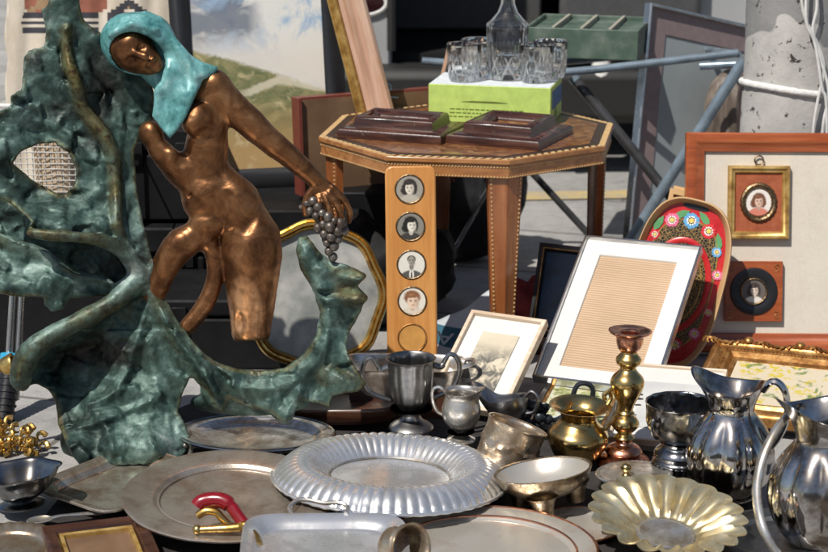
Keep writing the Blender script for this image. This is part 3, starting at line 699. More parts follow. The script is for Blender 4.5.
# oval tray with dark rim by the statue foot
loc,k=V(256,441,.032)
t=thing('oval_tray','oval silver tray with a dark raised rim standing in front of the statue','tray',loc,(R(-1),R(.5),R(-2)))
pf=smooth_prof([(.1,3),(52,3),(58,3.4),(61,5),(66,8.5),(73,9.5),(78,9),(79.5,8)],4); pf=pf+[(r-.6,z-1.8) for r,z in pf[::-1]]
MB().lathe(sc_(pf,k),96,sy=.72).build('tray_body',m_sil,t)
MB().tube([(78*k*math.cos(2*PI*i/96),.72*78*k*math.sin(2*PI*i/96),8.6*k) for i in range(96)],2.1*k,8,closed=True).build('rim',m_sil_dk,t)
for a in(-70,-150,40,140):
    c,s=math.cos(R(a)),math.sin(R(a)); b=MB()
    b.tube([Vector((c*70*k,s*50*k,6*k)),Vector((c*71*k,s*51*k,-3*k)),Vector((c*74*k,s*54*k,-12*k)),Vector((c*74*k,s*54*k,-17*k))],[3.5*k,2.5*k,3*k,4.5*k],8)
    for q in(-1,1): b.sphere((c*72*k+q*4.5*k,s*52*k,3*k),3*k,10)
    b.build('scroll_foot',m_sil,t)
# big worn platter
loc,k=V(230,503,.034)
t=thing('round_platter','large dull round platter with worn silvering, under the red-handled tool','platter',loc,(R(4),R(1),0))
pf=smooth_prof([(.1,3),(62,3),(70,4),(74,7),(78,9),(96,10.5),(104,11),(107,10)],4); pf=pf+[(r-.6,z-1.8) for r,z in pf[::-1]]
MB().lathe(sc_(pf,k),128).build('platter_body',m_plat,t)
MB().tube([(71*k*math.cos(2*PI*i/96),71*k*math.sin(2*PI*i/96),5*k) for i in range(96)],1.1*k,6,closed=True).build('engraved_ring',m_plat,t)
# rectangular tray left
loc,k=V(122,489,.010)
t=thing('rectangular_tray','worn rectangular silver tray with rounded corners, below the green statue foot','tray',loc,(R(1),R(-1),R(52)))
pf=smooth_prof([(.1,2.5),(50,2.5),(54,3),(57,6),(61,10),(69,12),(72,11.5)],3); pf=pf+[(r-.6,z-1.6) for r,z in pf[::-1]]
MB().lathe(sc_(pf,k),96,sx=1.02,sy=.80,p=7).build('tray_body',m_silbr,t)
MB().tube([(1.02*72*k*q*math.cos(a),.80*72*k*q*math.sin(a),11.5*k) for a in [2*PI*i/96 for i in range(96)] for q in [(abs(math.cos(a))**7+abs(math.sin(a))**7)**(-1/7)]],1.6*k,6,closed=True).build('gadroon_edge',m_plat,t)
# front tray with scroll handle
loc,k=V(325,557,.04)
t=thing('handled_tray','clear silver oblong tray with a scroll handle at the bottom centre left','tray',loc,(R(3),R(1),R(3)))
pf=smooth_prof([(.1,2),(58,2),(66,3),(72,8),(80,12),(84,13)],3); pf=pf+[(r-.6,z-1.6) for r,z in pf[::-1]]
MB().lathe(sc_(pf,k),96,sx=1,sy=.9,p=5.5).build('tray_body',m_sil_br,t)
MB().tube([Vector(p)*k for p in cat([(-34,74,13),(-36,84,16),(-28,92,20),(-16,93,20),(0,90,18),(16,90,18),(24,84,16),(22,74,13)],4)],2.4*k,8).build('handle',m_sil,t)
# oval tray with copper edge
loc,k=V(484,556,.016)
t=thing('copper_edged_tray','oval silver tray worn to copper along its edge, at the bottom centre','tray',loc,(R(1),0,R(-4)))
pf=smooth_prof([(.1,2),(80,2),(88,2.6),(94,6),(104,8),(112,8.5),(114,7.5)],3); pf=pf+[(r-.6,z-1.6) for r,z in pf[::-1]]
MB().lathe(sc_(pf,k),110,sy=.95).build('tray_body',m_inn,t)
MB().tube([(93*k*math.cos(2*PI*i/96),.95*93*k*math.sin(2*PI*i/96),6*k) for i in range(96)],1.3*k,6,closed=True).build('inner_edge',m_copper,t)
MB().tube([(113.5*k*math.cos(2*PI*i/96),.95*113.5*k*math.sin(2*PI*i/96),8*k) for i in range(96)],1.8*k,6,closed=True).build('rim',m_copper,t)
loc,k=V(393,548,.045)
t=MB(); t.lathe(sc_(shell(smooth_prof([(20,0),(22,3),(22,20),(24,26),(26,28)],3),1.2),k),60); t.lathe(sc_([(22.5,18),(24.5,20),(22.5,22)],k),60)
tag(t.build('copper_cup',m_copsil,loc=loc,rot=(R(74),R(18),R(40))),'small copper-edged cup lying on its side at the bottom centre','cup')
# red handled tool
loc,k=V(228,526,.05)
t=thing('nutcracker','gold nutcracker with one red enamelled curved handle lying on the platter','nutcracker',loc,(0,0,R(-8)))
pts=cat([(-31,2,18),(-27,4,22),(-18,6,24),(-7,6,24),(2,4,20),(10,0,12),(17,-4,5)],5)
MB().tube([Vector(p)*k for p in pts],[k*(8.6 if j<20 else 6.6) for j in range(len(pts))],12,flat=.9).build('red_handle',m_red,t)
MB().tube([Vector(p)*k for p in cat([(-30,-2,10),(-22,-1,15),(-12,0,14),(-6,0,8),(0,0,2)],4)],4.2*k,10).build('inner_strip',m_gilt,t)
b=MB(); b.tube([Vector(p)*k for p in cat([(-27,-14,0),(-10,-12,1),(6,-10,2),(22,-6,3),(30,-4,2)],4)],[k*(3.5+.12*j) for j in range(17)],10); b.sphere((-28*k,-14*k,0),5*k,12)
b.tube([Vector(p)*k for p in ((14,-6,4),(24,-14,2),(34,-26,0),(40,-40,-2))],[5*k,6*k,5*k,4*k],10); b.lathe(sc_([(.1,0),(7,0),(8,3),(6,6),(.1,7)],k),24,T=Matrix.Translation((20*k,-6*k,3*k))); b.build('hinged_arm',m_gilt,t)
# left corner pieces
loc,k=V(22,505,.02)
t=thing('sauce_dish','lobed grey silver dish with a hanging lip at the left edge','dish',loc,(R(-4),R(-4),R(20)))
pf=smooth_prof([(14,0),(16,2),(12,5),(18,9),(29,16),(36,26),(40,34),(43,36)],4)
MB().lathe(sc_(shell(pf,1.2,7),k),96,mod=lambda th,i,r,z:(r*(1+.05*math.cos(6*th)*(z/k>8)),z)).build('dish_body',m_sil_dk,t)
MB().lathe(sc_(smooth_prof([(.1,-2),(10,-1),(22,0),(23,2),(12,4)],3),k),40).build('foot',m_sil_dk,t)
loc,k=V(8,553,.012)
pf=smooth_prof([(.1,2),(34,2),(40,5),(50,8),(56,8)],4); pf=pf+[(r-.6,z-1.6) for r,z in pf[::-1]]
t=MB(); t.lathe(sc_(pf,k),120,mod=lambda th,i,r,z:(r,z+(.6*k*math.sin(30*th) if r/k>44 else 0)))
tag(t.build('copper_plate',m_copsil,loc=loc,rot=(R(3),0,0)),'dull copper plate with a beaded border in the bottom left corner','plate')
loc=G(8,455,.0); k=K(loc)
t=thing('gilt_candelabrum','ornate gilt branch of scrolling leaves standing at the left edge','candelabrum',loc)
b=MB()
for i in range(46):
    a=random.uniform(0,2*PI); r=random.uniform(4,36); z=random.uniform(0,34)*(1-r/60)
    x,y=r*math.cos(a)*1.05,r*math.sin(a)*.7
    q=[(x+5*math.cos(a+j)*(1-.1*j),y+3*math.sin(a+j*1.3),z+4*math.sin(j*.9+a)+4) for j in range(5)]
    b.tube([Vector(p)*k for p in cat(q,3)],[k*(3.2-.2*j) for j in range(13)],7)
b.build('leaf_scrolls',m_gilt,t)
b=MB(); b.tube([Vector(p)*k for p in cat([(-6,0,20),(-9,0,50),(-8,0,80),(-3,0,95)],4)],3.2*k,10)
b.lathe(sc_(smooth_prof([(4,0),(8,3),(10,9),(11,14),(8,14),(7,8),(.1,6)],3),k),24,T=Matrix.Translation((-3*k,0,92*k))@Matrix.Rotation(R(75),4,'Y')); b.build('branch',m_gilt,t)

loc,k=V(580,528,.007)
t=thing('worn_plate','small flat worn silver plate with a copper rim under the footed bowl','plate',loc,(R(1),R(-1),0))
pf=smooth_prof([(.1,2),(28,2),(33,3),(40,4.5),(44,4.6)],4); pf=pf+[(r-.6,z-1.5) for r,z in pf[::-1]]
MB().lathe(sc_(pf,k),80).build('plate_body',m_inn,t)
MB().tube([(44*k*math.cos(2*PI*i/80),44*k*math.sin(2*PI*i/80),4.2*k) for i in range(80)],1.2*k,6,closed=True).build('rim',m_copper,t)
for (u,v,a,lb) in ((112,534,70,'tarnished silver spoon lying between the rectangular tray and the dark frame'),(64,520,20,'tarnished silver spoon lying beside the lobed grey dish')):
    loc,k=V(u,v,.012); t=thing('spoon',lb,'spoon',loc,(R(3),0,R(a)))
    b=MB(); pf=[(.01,0),(4,.4),(7.5,2),(9,4),(8.2,4.4),(6.5,2.8),(.01,1.2)]
    b.lathe(sc_(pf,k),32,sx=1.5,sy=.95,T=Matrix.Translation((-24*k,0,0))); b.build('spoon_bowl',m_sil,t)
    b=MB(); b.tube([Vector(p)*k for p in cat([(-12,0,4),(-2,0,5),(16,0,4),(34,0,3),(42,0,3)],4)],[k*q for q in np.interp(np.linspace(0,1,17),[0,.3,1],[1.5,1.1,2.6])],8,flat=1.7); b.build('spoon_handle',m_sil,t)
MB.LW=0
# ---------------------------------------------------------------- frames and pictures
m_white=flat('white_paint',(.80,.79,.76),.5)
m_mat=pm('white_mount_card',[(.60,.585,.555),(.66,.645,.61)],(.7,.8),0,6,3,.05)
m_oak=wood('pale_limed_wood',[(.45,.33,.22),(.60,.48,.36),(.70,.60,.48)],(.45,.6),'x',10)
m_orange=wood('orange_varnished_wood',[(.42,.17,.04),(.52,.23,.06),(.60,.30,.09)],(.28,.42),'z',8,.3)
m_cherry=wood('red_brown_wood',[(.20,.045,.015),(.32,.075,.022),(.42,.12,.04)],(.22,.38),'x',7,.4)
m_walnut=wood('walnut_inlaid_wood',[(.20,.075,.022),(.33,.14,.045),(.42,.20,.075)],(.22,.36),'x',9,.4)
m_legwood=wood('red_walnut_leg',[(.16,.05,.015),(.26,.085,.025),(.34,.13,.045)],(.2,.36),'z',9,.4)
def mk_mahog():
    n=NT('worn_dark_mahogany'); f=n.noise(60,6,.6,1.2,n.map((.1,1,1))); g=n.noise(140,5,.7); h=n.noise(12,3)
    col=n.ramp(f,[(.33,(.018,.007,.005)),(.5,(.048,.017,.011)),(.67,(.11,.042,.025))]); col=n.mix(n.mr(g,.66,.72,0,.75),col,(.30,.24,.20))
    return n.out(col,n.mr(h,.3,.7,.16,.36),0,n.bump(g,.3,.0008),Coat_Weight=.25)
m_mahog=mk_mahog()
m_gold=pm('gold_leaf',[(.20,.08,.02),(.38,.185,.055),(.58,.34,.13)],(.3,.48),.75,45,6,.35,160,.001)
m_goldold=pm('old_gilt_wood',[(.23,.12,.035),(.45,.28,.08),(.60,.42,.16)],(.35,.5),.45,40,6,.4,120,.001)
m_alu=metal('brushed_frame_metal',(.62,.62,.62),(.42,.42,.43),(.22,.34),20,.05,scr=.08)
m_black=flat('black_lacquer',(.014,.014,.016),.32)
m_blackm=pm('black_plastic_case',[(.004,.004,.0045),(.009,.009,.010)],(.55,.7),0,20,4,.3,200,.0006,Specular_IOR_Level=.2)
m_linen=None
def mk_linen():
    n=NT('natural_linen'); f=n.noise(14,6,.6); a=n.noise(700,2,.5,0,n.map((.12,1,1))); b_=n.noise(700,2,.5,0,n.map((1,1,.12)))
    s=n.math('ADD',n.math('MULTIPLY',f,.4),n.math('MULTIPLY',n.math('ADD',a,b_),.3))
    return n.out(n.ramp(s,[(.30,(.50,.45,.37)),(.5,(.58,.53,.45)),(.70,(.64,.59,.51))]),.9,0,n.bump(s,.4,.0008))
m_linen=mk_linen()
def mk_corr():
    n=NT('corrugated_cardboard'); z=n.math('ADD',n.xyz()[2],n.math('MULTIPLY',n.noise(14,3,.5,0,n.map((.5,1,1))),.0035))
    wv=n.math('SINE',n.math('MULTIPLY',z,2*PI/.0058)); f=n.noise(9,4); 
    col=n.mix(n.mr(wv,-1,1,0,1),(.40,.27,.165),(.58,.43,.30))
    x=n.n('ShaderNodeMix',data_type='RGBA',blend_type='MULTIPLY'); x.inputs[0].default_value=1; n.set(x.inputs[6],col); n.set(x.inputs[7],n.ramp(f,[(.3,(.88,.86,.84)),(.7,(1.08,1.06,1.04))]))
    return n.out(x.outputs[2],.85,0,n.bump(wv,.5,.0015))
m_corr=mk_corr()
def mk_oldphoto():
    n=NT('faded_group_photograph'); f=n.noise(38,5,.6,.6); z=n.xyz()[2]; g=n.noise(14,3)
    m=n.mr(n.math('ADD',z,n.math('MULTIPLY',g,.06)),.20,.15,0,1)
    s=n.math('ADD',n.math('MULTIPLY',n.mr(f,.42,.56,0,.95),m),n.mr(g,.3,.7,0,.25))
    return n.out(n.mix(s,(.62,.55,.42),(.12,.115,.10)),.45,0)
m_ophoto=mk_oldphoto()
m_grey=pm('pale_grey_print',[(.42,.43,.43),(.55,.55,.53)],(.6,.7),0,14,4,0)
def basis(psi,L,roll=0):    # x along the top edge, z up the face, -y out of the face; yaw psi, face raised L from level
    return Matrix.Rotation(psi,4,'Z')@Matrix.Rotation(-(PI/2-L),4,'X')@Matrix.Rotation(roll,4,'Y')
def lean(loc,psi,L,roll=0): return Matrix.Translation(loc)@basis(R(psi),R(L),R(roll))
def pane(mb,w,h,y,mi=0,z0=0,t=.002): return mb.box((0,-y,z0+h/2),(w,t,h),mi)
# small white framed photograph
o=G(466,413,.02); k=K(o)
t=thing('photo_frame','small pale wood frame holding a faded group photograph in a wide white mount','picture frame',mat=lean(o,-27,33))
w,h=.158,.235
MB().frame(w,h,[(0,0),(0,.016),(.001,.017),(.0075,.017),(.008,.016),(.008,.005),(.008,0)]).build('frame',m_oak,t)
b=MB(); pane(b,w-.014,h-.014,.007,0,.007); b.build('mount',m_mat,t)
b=MB(); pane(b,.076,.16,.0095,0,.03,.002); b.build('photograph',m_ophoto,t)
b=MB(); b.box((0,.0015,h/2),(w-.004,.003,h-.004)); b.build('backing',m_corr,t)
# large frame with corrugated backing
o=G(594,390,.045); k=K(o)
t=thing('picture_frame','large empty metal-edged frame with a white mount around corrugated brown cardboard','picture frame',mat=lean(o,-22.5,33))
w,h=.240,.375
MB().frame(w,h,[(0,0),(0,.019),(.001,.02),(.004,.02),(.0045,.019),(.0045,0)]).build('frame',m_alu,t)
b=MB(); b.frame(w-.009,h-.009,[(0,.006),(0,.010),(.036,.010),(.0375,.0075),(.0375,.006)],z0=.0045); b.build('mount',m_mat,t)
b=MB(); pane(b,w-.03,h-.03,.005,0,.015,.003); b.build('corrugated_card',m_corr,t)
b=MB(); b.box((0,.002,h/2),(w-.004,.004,h-.004)); b.build('backing',m_oak,t)
# wide red-brown framed linen panel with miniatures
o=P(790,350,3.95); o.z=.004
t=thing('linen_panel','large red-brown wooden frame around plain linen, leaning against the pillar','picture frame',mat=lean(o,-1.5,78))
k=K(o); x0=(P(685,140,4.03).x-o.x); w=-2*x0*1.0; h=.452
MB().frame(w,h,[(0,0),(0,.022),(.004,.026),(.016,.026),(.022,.022),(.032,.016),(.038,.015),(.040,.012),(.040,0)]).build('frame',m_cherry,t)
b=MB(); pane(b,w-.06,h-.06,.006,0,.03,.004); b.build('linen',m_linen,t)
PAN=t.matrix_world.copy()
def on_panel(u,v,y=.0082):      # point of the panel face seen at (u,v)
    r=ray(u,v); c=Vector((0,0,CAMH)); nn=(PAN.to_3x3()@Vector((0,-1,0))); p0=PAN@Vector((0,-y,0))
    s=(p0-c).dot(nn)/r.dot(nn); q=PAN.inverted()@(c+r*s); return Matrix.Translation(Vector((0,0,0)))@PAN@Matrix.Translation((q.x,-y,q.z))
def disc(mb,cx,cz,r,y,mi,n=36,sx=1,sz=1,t=.0006):
    return mb.prism([(cx+r*sx*math.cos(2*PI*i/n),cz+r*sz*math.sin(2*PI*i/n)) for i in range(n)],-y,-y+t,mi)
m_skin=flat('miniature_skin',(.62,.42,.32),.5); m_ivory=flat('miniature_ivory',(.74,.70,.66),.45); m_hair=flat('miniature_hair',(.16,.07,.04),.5); m_rose=flat('miniature_rose_dress',(.62,.22,.16),.5)
m_velv=pm('rust_velvet',[(.26,.06,.022),(.36,.10,.04)],(.75,.9),0,60,4,.3); m_bz=metal('bronze_filigree',(.32,.22,.12),(.08,.05,.03),(.35,.5),160,.6,300)
m_s1=flat('photo_light',(.62,.58,.51),.35); m_s2=flat('photo_mid',(.36,.33,.29),.35); m_s3=flat('photo_dark',(.055,.05,.045),.35); m_s4=flat('photo_pale',(.74,.71,.65),.35)
def photo_mat(name,rad,ground,hair,skin,dress,kind,turn=0.,shirt=None):
    n=NT(name); X_=n.xyz(); x=n.math('MULTIPLY',X_[0],1/rad); z=n.math('MULTIPLY',X_[2],1/rad)
    wv=n.noise(260,2,.5); xw=n.math('ADD',x,n.math('MULTIPLY',n.math('SUBTRACT',wv,.5),.16)); zw=n.math('ADD',z,n.math('MULTIPLY',n.math('SUBTRACT',wv,.5),-.16))
    def el(cx,cz,rx,rz,soft,wavy=False):
        a=n.math('MULTIPLY',n.math('SUBTRACT',xw if wavy else x,cx),1/rx); b=n.math('MULTIPLY',n.math('SUBTRACT',zw if wavy else z,cz),1/rz)
        d=n.math('SQRT',n.math('ADD',n.math('MULTIPLY',a,a),n.math('MULTIPLY',b,b))); return n.mr(d,1-soft,1+soft,1,0)
    mul=lambda c,f:tuple(q*f for q in c)
    col=n.mix(n.noise(120,3),mul(ground,.9),mul(ground,1.08)); t_=turn
    lay=lambda c,m,f=1.: n.mix(n.math('MULTIPLY',m,f),col,c)
    if kind=='woman':
        col=lay(hair,el(.02,.18,.52,.56,.12,True)); col=lay(hair,el(-.34,-.08,.28,.34,.2,True)); col=lay(hair,el(.34,-.02,.22,.36,.2,True))
    elif kind=='child':
        col=lay(hair,el(.0,.26,.58,.50,.14,True))
    else: col=lay(hair,el(.0,.38,.30,.27,.12))
    col=lay(dress,el(0,-1.02,.85,.62,.08)); 
    if shirt: 
        col=lay(shirt,n.math('MULTIPLY',el(0,-.72,.17,.40,.15),1.)); col=lay(mul(dress,.5),el(0,-.85,.06,.38,.2))
    fx,fz,rx,rz=(.02+t_,.05,.30,.40) if kind!='man' else (0.,.26,.235,.33)
    if kind=='child': rx,rz,fz=.40,.48,-.06
    col=lay(mul(skin,.72),el(fx*.5,fz-.42,.16,.24,.2)); col=lay(skin,el(fx,fz,rx,rz,.10)); col=lay(mul(skin,.62),el(fx+rx*.75,fz-.06,rx*.35,rz*.8,.5),.7); col=lay(mul(skin,1.12),el(fx-rx*.25,fz+.0,rx*.5,rz*.6,.6),.6)
    if kind!='man': col=lay(hair,el(fx-.06,fz+rz*.92,rx*1.05,rz*.34,.25,True)); col=lay(mul(hair,2.2),el(fx-.1,fz+rz*1.05,rx*.5,rz*.14,.6,True),.5)
    dk=mul(skin,.22)
    for s in(-1,1):
        ex=fx+t_*.8+s*rx*.42; col=lay(mul(skin,.5),el(ex,fz+rz*.13,rx*.26,rz*.15,.5),.7); col=lay(dk,el(ex,fz+rz*.10,rx*.15,rz*.07,.4)); col=lay(dk,el(ex,fz+rz*.29,rx*.26,rz*.05,.5),.8)
    col=lay(mul(skin,.6),el(fx+t_*1.2+rx*.10,fz-rz*.16,rx*.14,rz*.14,.5),.7); col=lay(mul(skin,.35),el(fx+t_*.9,fz-rz*.46,rx*.33,rz*.075,.4),.9); col=lay(mul(skin,.7),el(fx+t_,fz-rz*.62,rx*.3,rz*.07,.5),.6)
    return n.out(col,.3,0)
t=thing('gilt_miniature','square gilt miniature frame with rust velvet around an oval portrait, upper of two','miniature',mat=on_panel(757.5,239))
k=K(o); s=61*k; hh=73*k
MB().frame(s,hh,[(0,0),(0,.012),(.002,.016),(.006,.017),(.010,.013),(.0135,.012),(.016,.008),(.016,0)]).build('frame',m_goldold,t)
b=MB(); pane(b,s-.02,hh-.02,.006,0,.01); b.build('velvet',m_velv,t)
b=MB(); b.tube([(.033*math.cos(2*PI*i/48),-.008,hh/2+.036*math.sin(2*PI*i/48)) for i in range(48)],[.0045+.0012*(i%2) for i in range(48)],8,closed=True); b.tube([(.028*math.cos(2*PI*i/48),-.009,hh/2+.031*math.sin(2*PI*i/48)) for i in range(48)],[.002+.0007*(i%2) for i in range(48)],6,closed=True); b.build('filigree_ring',m_bz,t)
b=MB(); b.lathe([(.0001,.0085),(.027,.0082),(.0285,.0065)],40,T=Matrix.Rotation(PI/2,4,'X')); b.build('portrait',photo_mat('miniature_lady_in_rose',.027,(.72,.67,.62),(.16,.07,.04),(.62,.42,.32),(.58,.20,.14),'woman',0),t,loc=(0,0,hh/2))
b=MB(); b.tube([(.009*math.cos(2*PI*i/28),-.006,hh+.011+.009*math.sin(2*PI*i/28)) for i in range(28)],.0016,8,closed=True); b.build('hanging_ring',m_bz,t)
t=thing('wooden_miniature','small square wooden miniature frame with a black round mount, lower of two','miniature',mat=on_panel(752.5,321,.0085))
s=57*k; hh=60*k
b=MB(); b.box((0,-.006,hh/2),(s,.012,hh)); b.build('frame',m_cherry,t,bevel=.001)
b=MB(); b.lathe([(.001,.0125),(.02,.0125),(.034,.0145),(.043,.0165),(.048,.015),(.049,.0118)],56,T=Matrix.Translation((0,0,hh/2))@Matrix.Rotation(PI/2,4,'X')); b.build('round_mount',m_black,t)
b=MB(); b.tube([(.026*math.cos(2*PI*i/40),-.0145,hh/2+.026*math.sin(2*PI*i/40)) for i in range(40)],.0022,8,closed=True); b.build('brass_ring',m_bz,t)
b=MB(); b.lathe([(.0001,.0142),(.0245,.0138),(.0255,.0125)],40,T=Matrix.Rotation(PI/2,4,'X')); b.build('portrait',photo_mat('miniature_lady_in_white',.0245,(.13,.11,.10),(.05,.035,.03),(.66,.55,.46),(.70,.66,.60),'woman',.02),t,loc=(0,0,hh/2))
b=MB()
for sx in(-1,1):
    for sz in(-1,1):
        b=MB(); c=Vector((sx*(s/2-.012),-.0126,hh/2+sz*(hh/2-.012)))
        b.tube([c+Vector((sx*(.0058-.0046*q/14)*math.cos(q*.42+.3),0,sz*(.0058-.0046*q/14)*math.sin(q*.42+.3))) for q in range(15)],.0009,5)
        b.tube([c+Vector((sx*.0055,0,sz*.002)),c+Vector((sx*.003,0,-sz*.007)),c+Vector((-sx*.004,0,-sz*.009))],.0008,5)
        b.build('corner_scroll',m_gold,t)
# painted red tray
o=P(655,370,3.86); o.z=.002
t=thing('painted_tray','tall red hand-painted wooden tray with flowers leaning against the linen panel','tray',mat=lean(o,-14,76,11))
k=K(o); a_,c_=47*k,86*k
def supel(a,c,n=72,p=2.9,cx=0,cz=0): 
    out=[]
    for i in range(n):
        th=2*PI*i/n; cc,ss=math.cos(th),math.sin(th); q=(abs(cc)**p+abs(ss)**p)**(-1/p); out.append((cx+a*q*cc,cz+c*q*ss))
    return out
m_tred=pm('red_lacquer',[(.42,.012,.015),(.55,.03,.03)],(.22,.35),0,30,4,.05); 
def mk_filigree():
    n=NT('black_and_gold_filigree'); v=n.n('ShaderNodeTexVoronoi',feature='DISTANCE_TO_EDGE'); n.set(v.inputs['Vector'],n.co); v.inputs['Scale'].default_value=190
    w_=n.noise(240,3,.6,2.); f=n.mr(n.math('ADD',v.outputs[0],n.math('MULTIPLY',w_,.25)),.16,.27,1,0)
    return n.out(n.mix(f,(.012,.012,.015),(.30,.19,.06)),.3,0)
m_fil=mk_filigree(); m_rim=wood('bare_wood_rim',[(.50,.30,.13),(.62,.42,.22)],(.4,.5),'z',8)
b=MB(); pts=supel(a_,c_); N=len(pts)
prof=[(1.0,0),(1.0,.024),(.982,.024),(.93,.006),(.93,.0)]
vs=[];fs=[]
for i,(f_,y) in enumerate(prof):
    for x,z in pts: vs.append((x*f_ if i<3 else x-(x/a_)*.006*(2 if i>2 else 1),-y,c_+(z*f_ if i<3 else z-(z/c_)*.006*2)))
fs=[(i*N+j,i*N+(j+1)%N,(i+1)*N+(j+1)%N,(i+1)*N+j) for i in range(len(prof)-1) for j in range(N)]
b.add(vs,fs); b.build('rim',m_rim,t)
b=MB(); b.prism([(x*.95,c_+z*.965) for x,z in pts],-.0065,-.003,0); b.build('red_floor',m_tred,t)
b=MB(); 
ring=[(x*.74,c_+z*.74) for x,z in pts]; b.prism(ring,-.0075,-.006); b.build('filigree_field',m_fil,t)
b=MB(); b.tube([(31*k*math.cos(2*PI*i/60),-.008,c_-2*k+46*k*math.sin(2*PI*i/60)) for i in range(60)],.006,8,closed=True,flat=.25); 
b.build('red_ring',m_tred,t)
b=MB(); b.tube([(24*k*math.cos(2*PI*i/60),-.008,c_-2*k+38*k*math.sin(2*PI*i/60)) for i in range(60)],.0014,6,closed=True); b.tube([(15*k*math.cos(2*PI*i/60),-.008,c_-2*k+20*k*math.sin(2*PI*i/60)) for i in range(60)],.0016,6,closed=True)
b.tube([(x*1.005,-.0078,z) for x,z in ring],.0012,6,closed=True); b.build('gold_lines',m_goldold,t)
fc=[flat('painted_pink',(.72,.16,.28),.4),flat('painted_blue',(.12,.36,.62),.4),flat('painted_red',(.60,.03,.04),.4),flat('painted_green',(.10,.30,.12),.4),flat('painted_yellow',(.80,.6,.15),.4)]
for cx,cz,mi,r in ((-20,60,0,8.5),(-1,64,1,9.5),(18,58,2,9),(14,-60,2,9),(-14,-62,1,8),(-33,42,2,6),(31,40,1,6),(37,18,0,6),(-38,12,1,6),(38,-20,2,6.5),(30,-44,0,6.5),(-32,-42,2,6),(0,-72,0,6)):
    b=MB()
    for j in range(11):
        th=2*PI*j/11+random.uniform(-.12,.12); q=random.uniform(.55,.68); disc(b,(cx+r*q*math.cos(th))*k,c_+(cz+r*q*math.sin(th))*k,r*random.uniform(.2,.28)*k,.0086+.0002*(j%3),0,10); disc(b,(cx+r*.42*math.cos(th))*k,c_+(cz+r*.42*math.sin(th))*k,r*.10*k,.0093,2,8)
    disc(b,cx*k,c_+cz*k,r*.26*k,.0096,1,12); b.build('flower',[fc[mi],fc[4],m_white],t)
b=MB()
for cx,cz,an in ((-12,68,.6),(11,69,2.4),(-32,54,1.2),(30,50,1.9),(2,-54,2.2),(0,-68,.9)):
    b.prism([((cx+9*(q*math.cos(an)-w_*math.sin(an)))*k,c_+(cz+9*(q*math.sin(an)+w_*math.cos(an)))*k) for q,w_ in ((-1,0),(-.4,.38),(.3,.36),(1,0),(.3,-.36),(-.4,-.38))],-.0084,-.0074)
b.build('painted_leaves',fc[3],t)
b=MB(); b.prism(supel(13*k,2.6*k,24,3,0,c_+78*k),-.0075,-.004); b.build('hand_slot',m_black,t)
# ornate gilt frame at right
o=G(812,430,.02); k=K(o)
t=thing('ornate_gilt_frame','ornate carved gilt frame with a flower painting lying below the linen panel','picture frame',mat=lean(G(802,432,.022),-20,11))
w,h=.44,.28
MB().frame(w,h,[(0,0),(0,.014),(.006,.022),(.016,.026),(.022,.020),(.03,.019),(.036,.024),(.042,.023),(.048,.014),(.056,.012),(.06,.007),(.06,0)],sub=1).build('frame',m_gold,t)
b=MB()
for i in range(56):
    x=-w/2+.03+i*(w-.06)/55; b.sphere((x,-.0235,h-.033),.0033,8)
for i in range(34):
    z=.03+i*(h-.06)/33
    for s in(-1,1): b.sphere((s*(w/2-.033),-.0235,z),.0033,8)
b.build('bead_row',m_gold,t)
b=MB(); random.seed(3)
for cx in (-.20,-.10,0.,.1,.2):
    for j in range(9):
        a=j*.7; x=cx+(j-4)*.0085
        b.tube([Vector((x+.007*math.cos(a+i*.8)*(1-.1*i),-.026-.003*math.sin(i),h-.012+.007*math.sin(a+i*.8)*(1-.08*i))) for i in range(6)],[.0036-.0004*i for i in range(6)],6)
    b.sphere((cx+.05,-.03,h-.008),.010,12,sc=(1,.8,1))
b.build('carved_scrolls',m_gold,t)
m_teal=flat('grey_green_ground',(.09,.12,.11),.6)
def mk_flowerpic():
    n=NT('flower_painting'); f=n.noise(48,6,.65,.5); g=n.noise(30,5,.6,.6,n.map((1,1,1),(0,0,0),(.4,0,.2)))
    c=n.mix(n.mr(f,.54,.6,0,1),(.55,.48,.36),(.52,.42,.06)); c=n.mix(n.mr(g,.57,.62,0,.9),c,(.13,.20,.06))
    return n.out(c,.6,0)
b=MB(); pane(b,w-.10,h-.10,.008,0,.05,.004); b.build('painting',mk_flowerpic(),t)
b=MB(); b.box((0,.003,h/2),(w-.01,.006,h-.01)); b.build('backing',m_dkwood,t)
# low white-mounted print behind the stand bowl
t=thing('white_print','low-lying thin-framed print with a white mount, behind the pierced silver bowl','picture frame',mat=lean(G(660,447,.022),-14,15))
w,h=.185,.25
MB().frame(w,h,[(0,0),(0,.012),(.001,.013),(.004,.013),(.005,.012),(.005,0)]).build('frame',m_oak,t)
b=MB(); pane(b,w-.009,h-.009,.005,0,.0045,.004); b.build('mount',m_mat,t)
b=MB(); pane(b,.115,.15,.008,0,.045,.002); b.build('print',m_grey,t)
b=MB(); random.seed(5)
for i in range(14): 
    x,z=-.062+random.uniform(-.008,.008),random.uniform(.06,.16); disc(b,x,z,random.uniform(.002,.006),.0094,0,8,1.4,.6)
b.build('ink_sprig',m_s3,t)
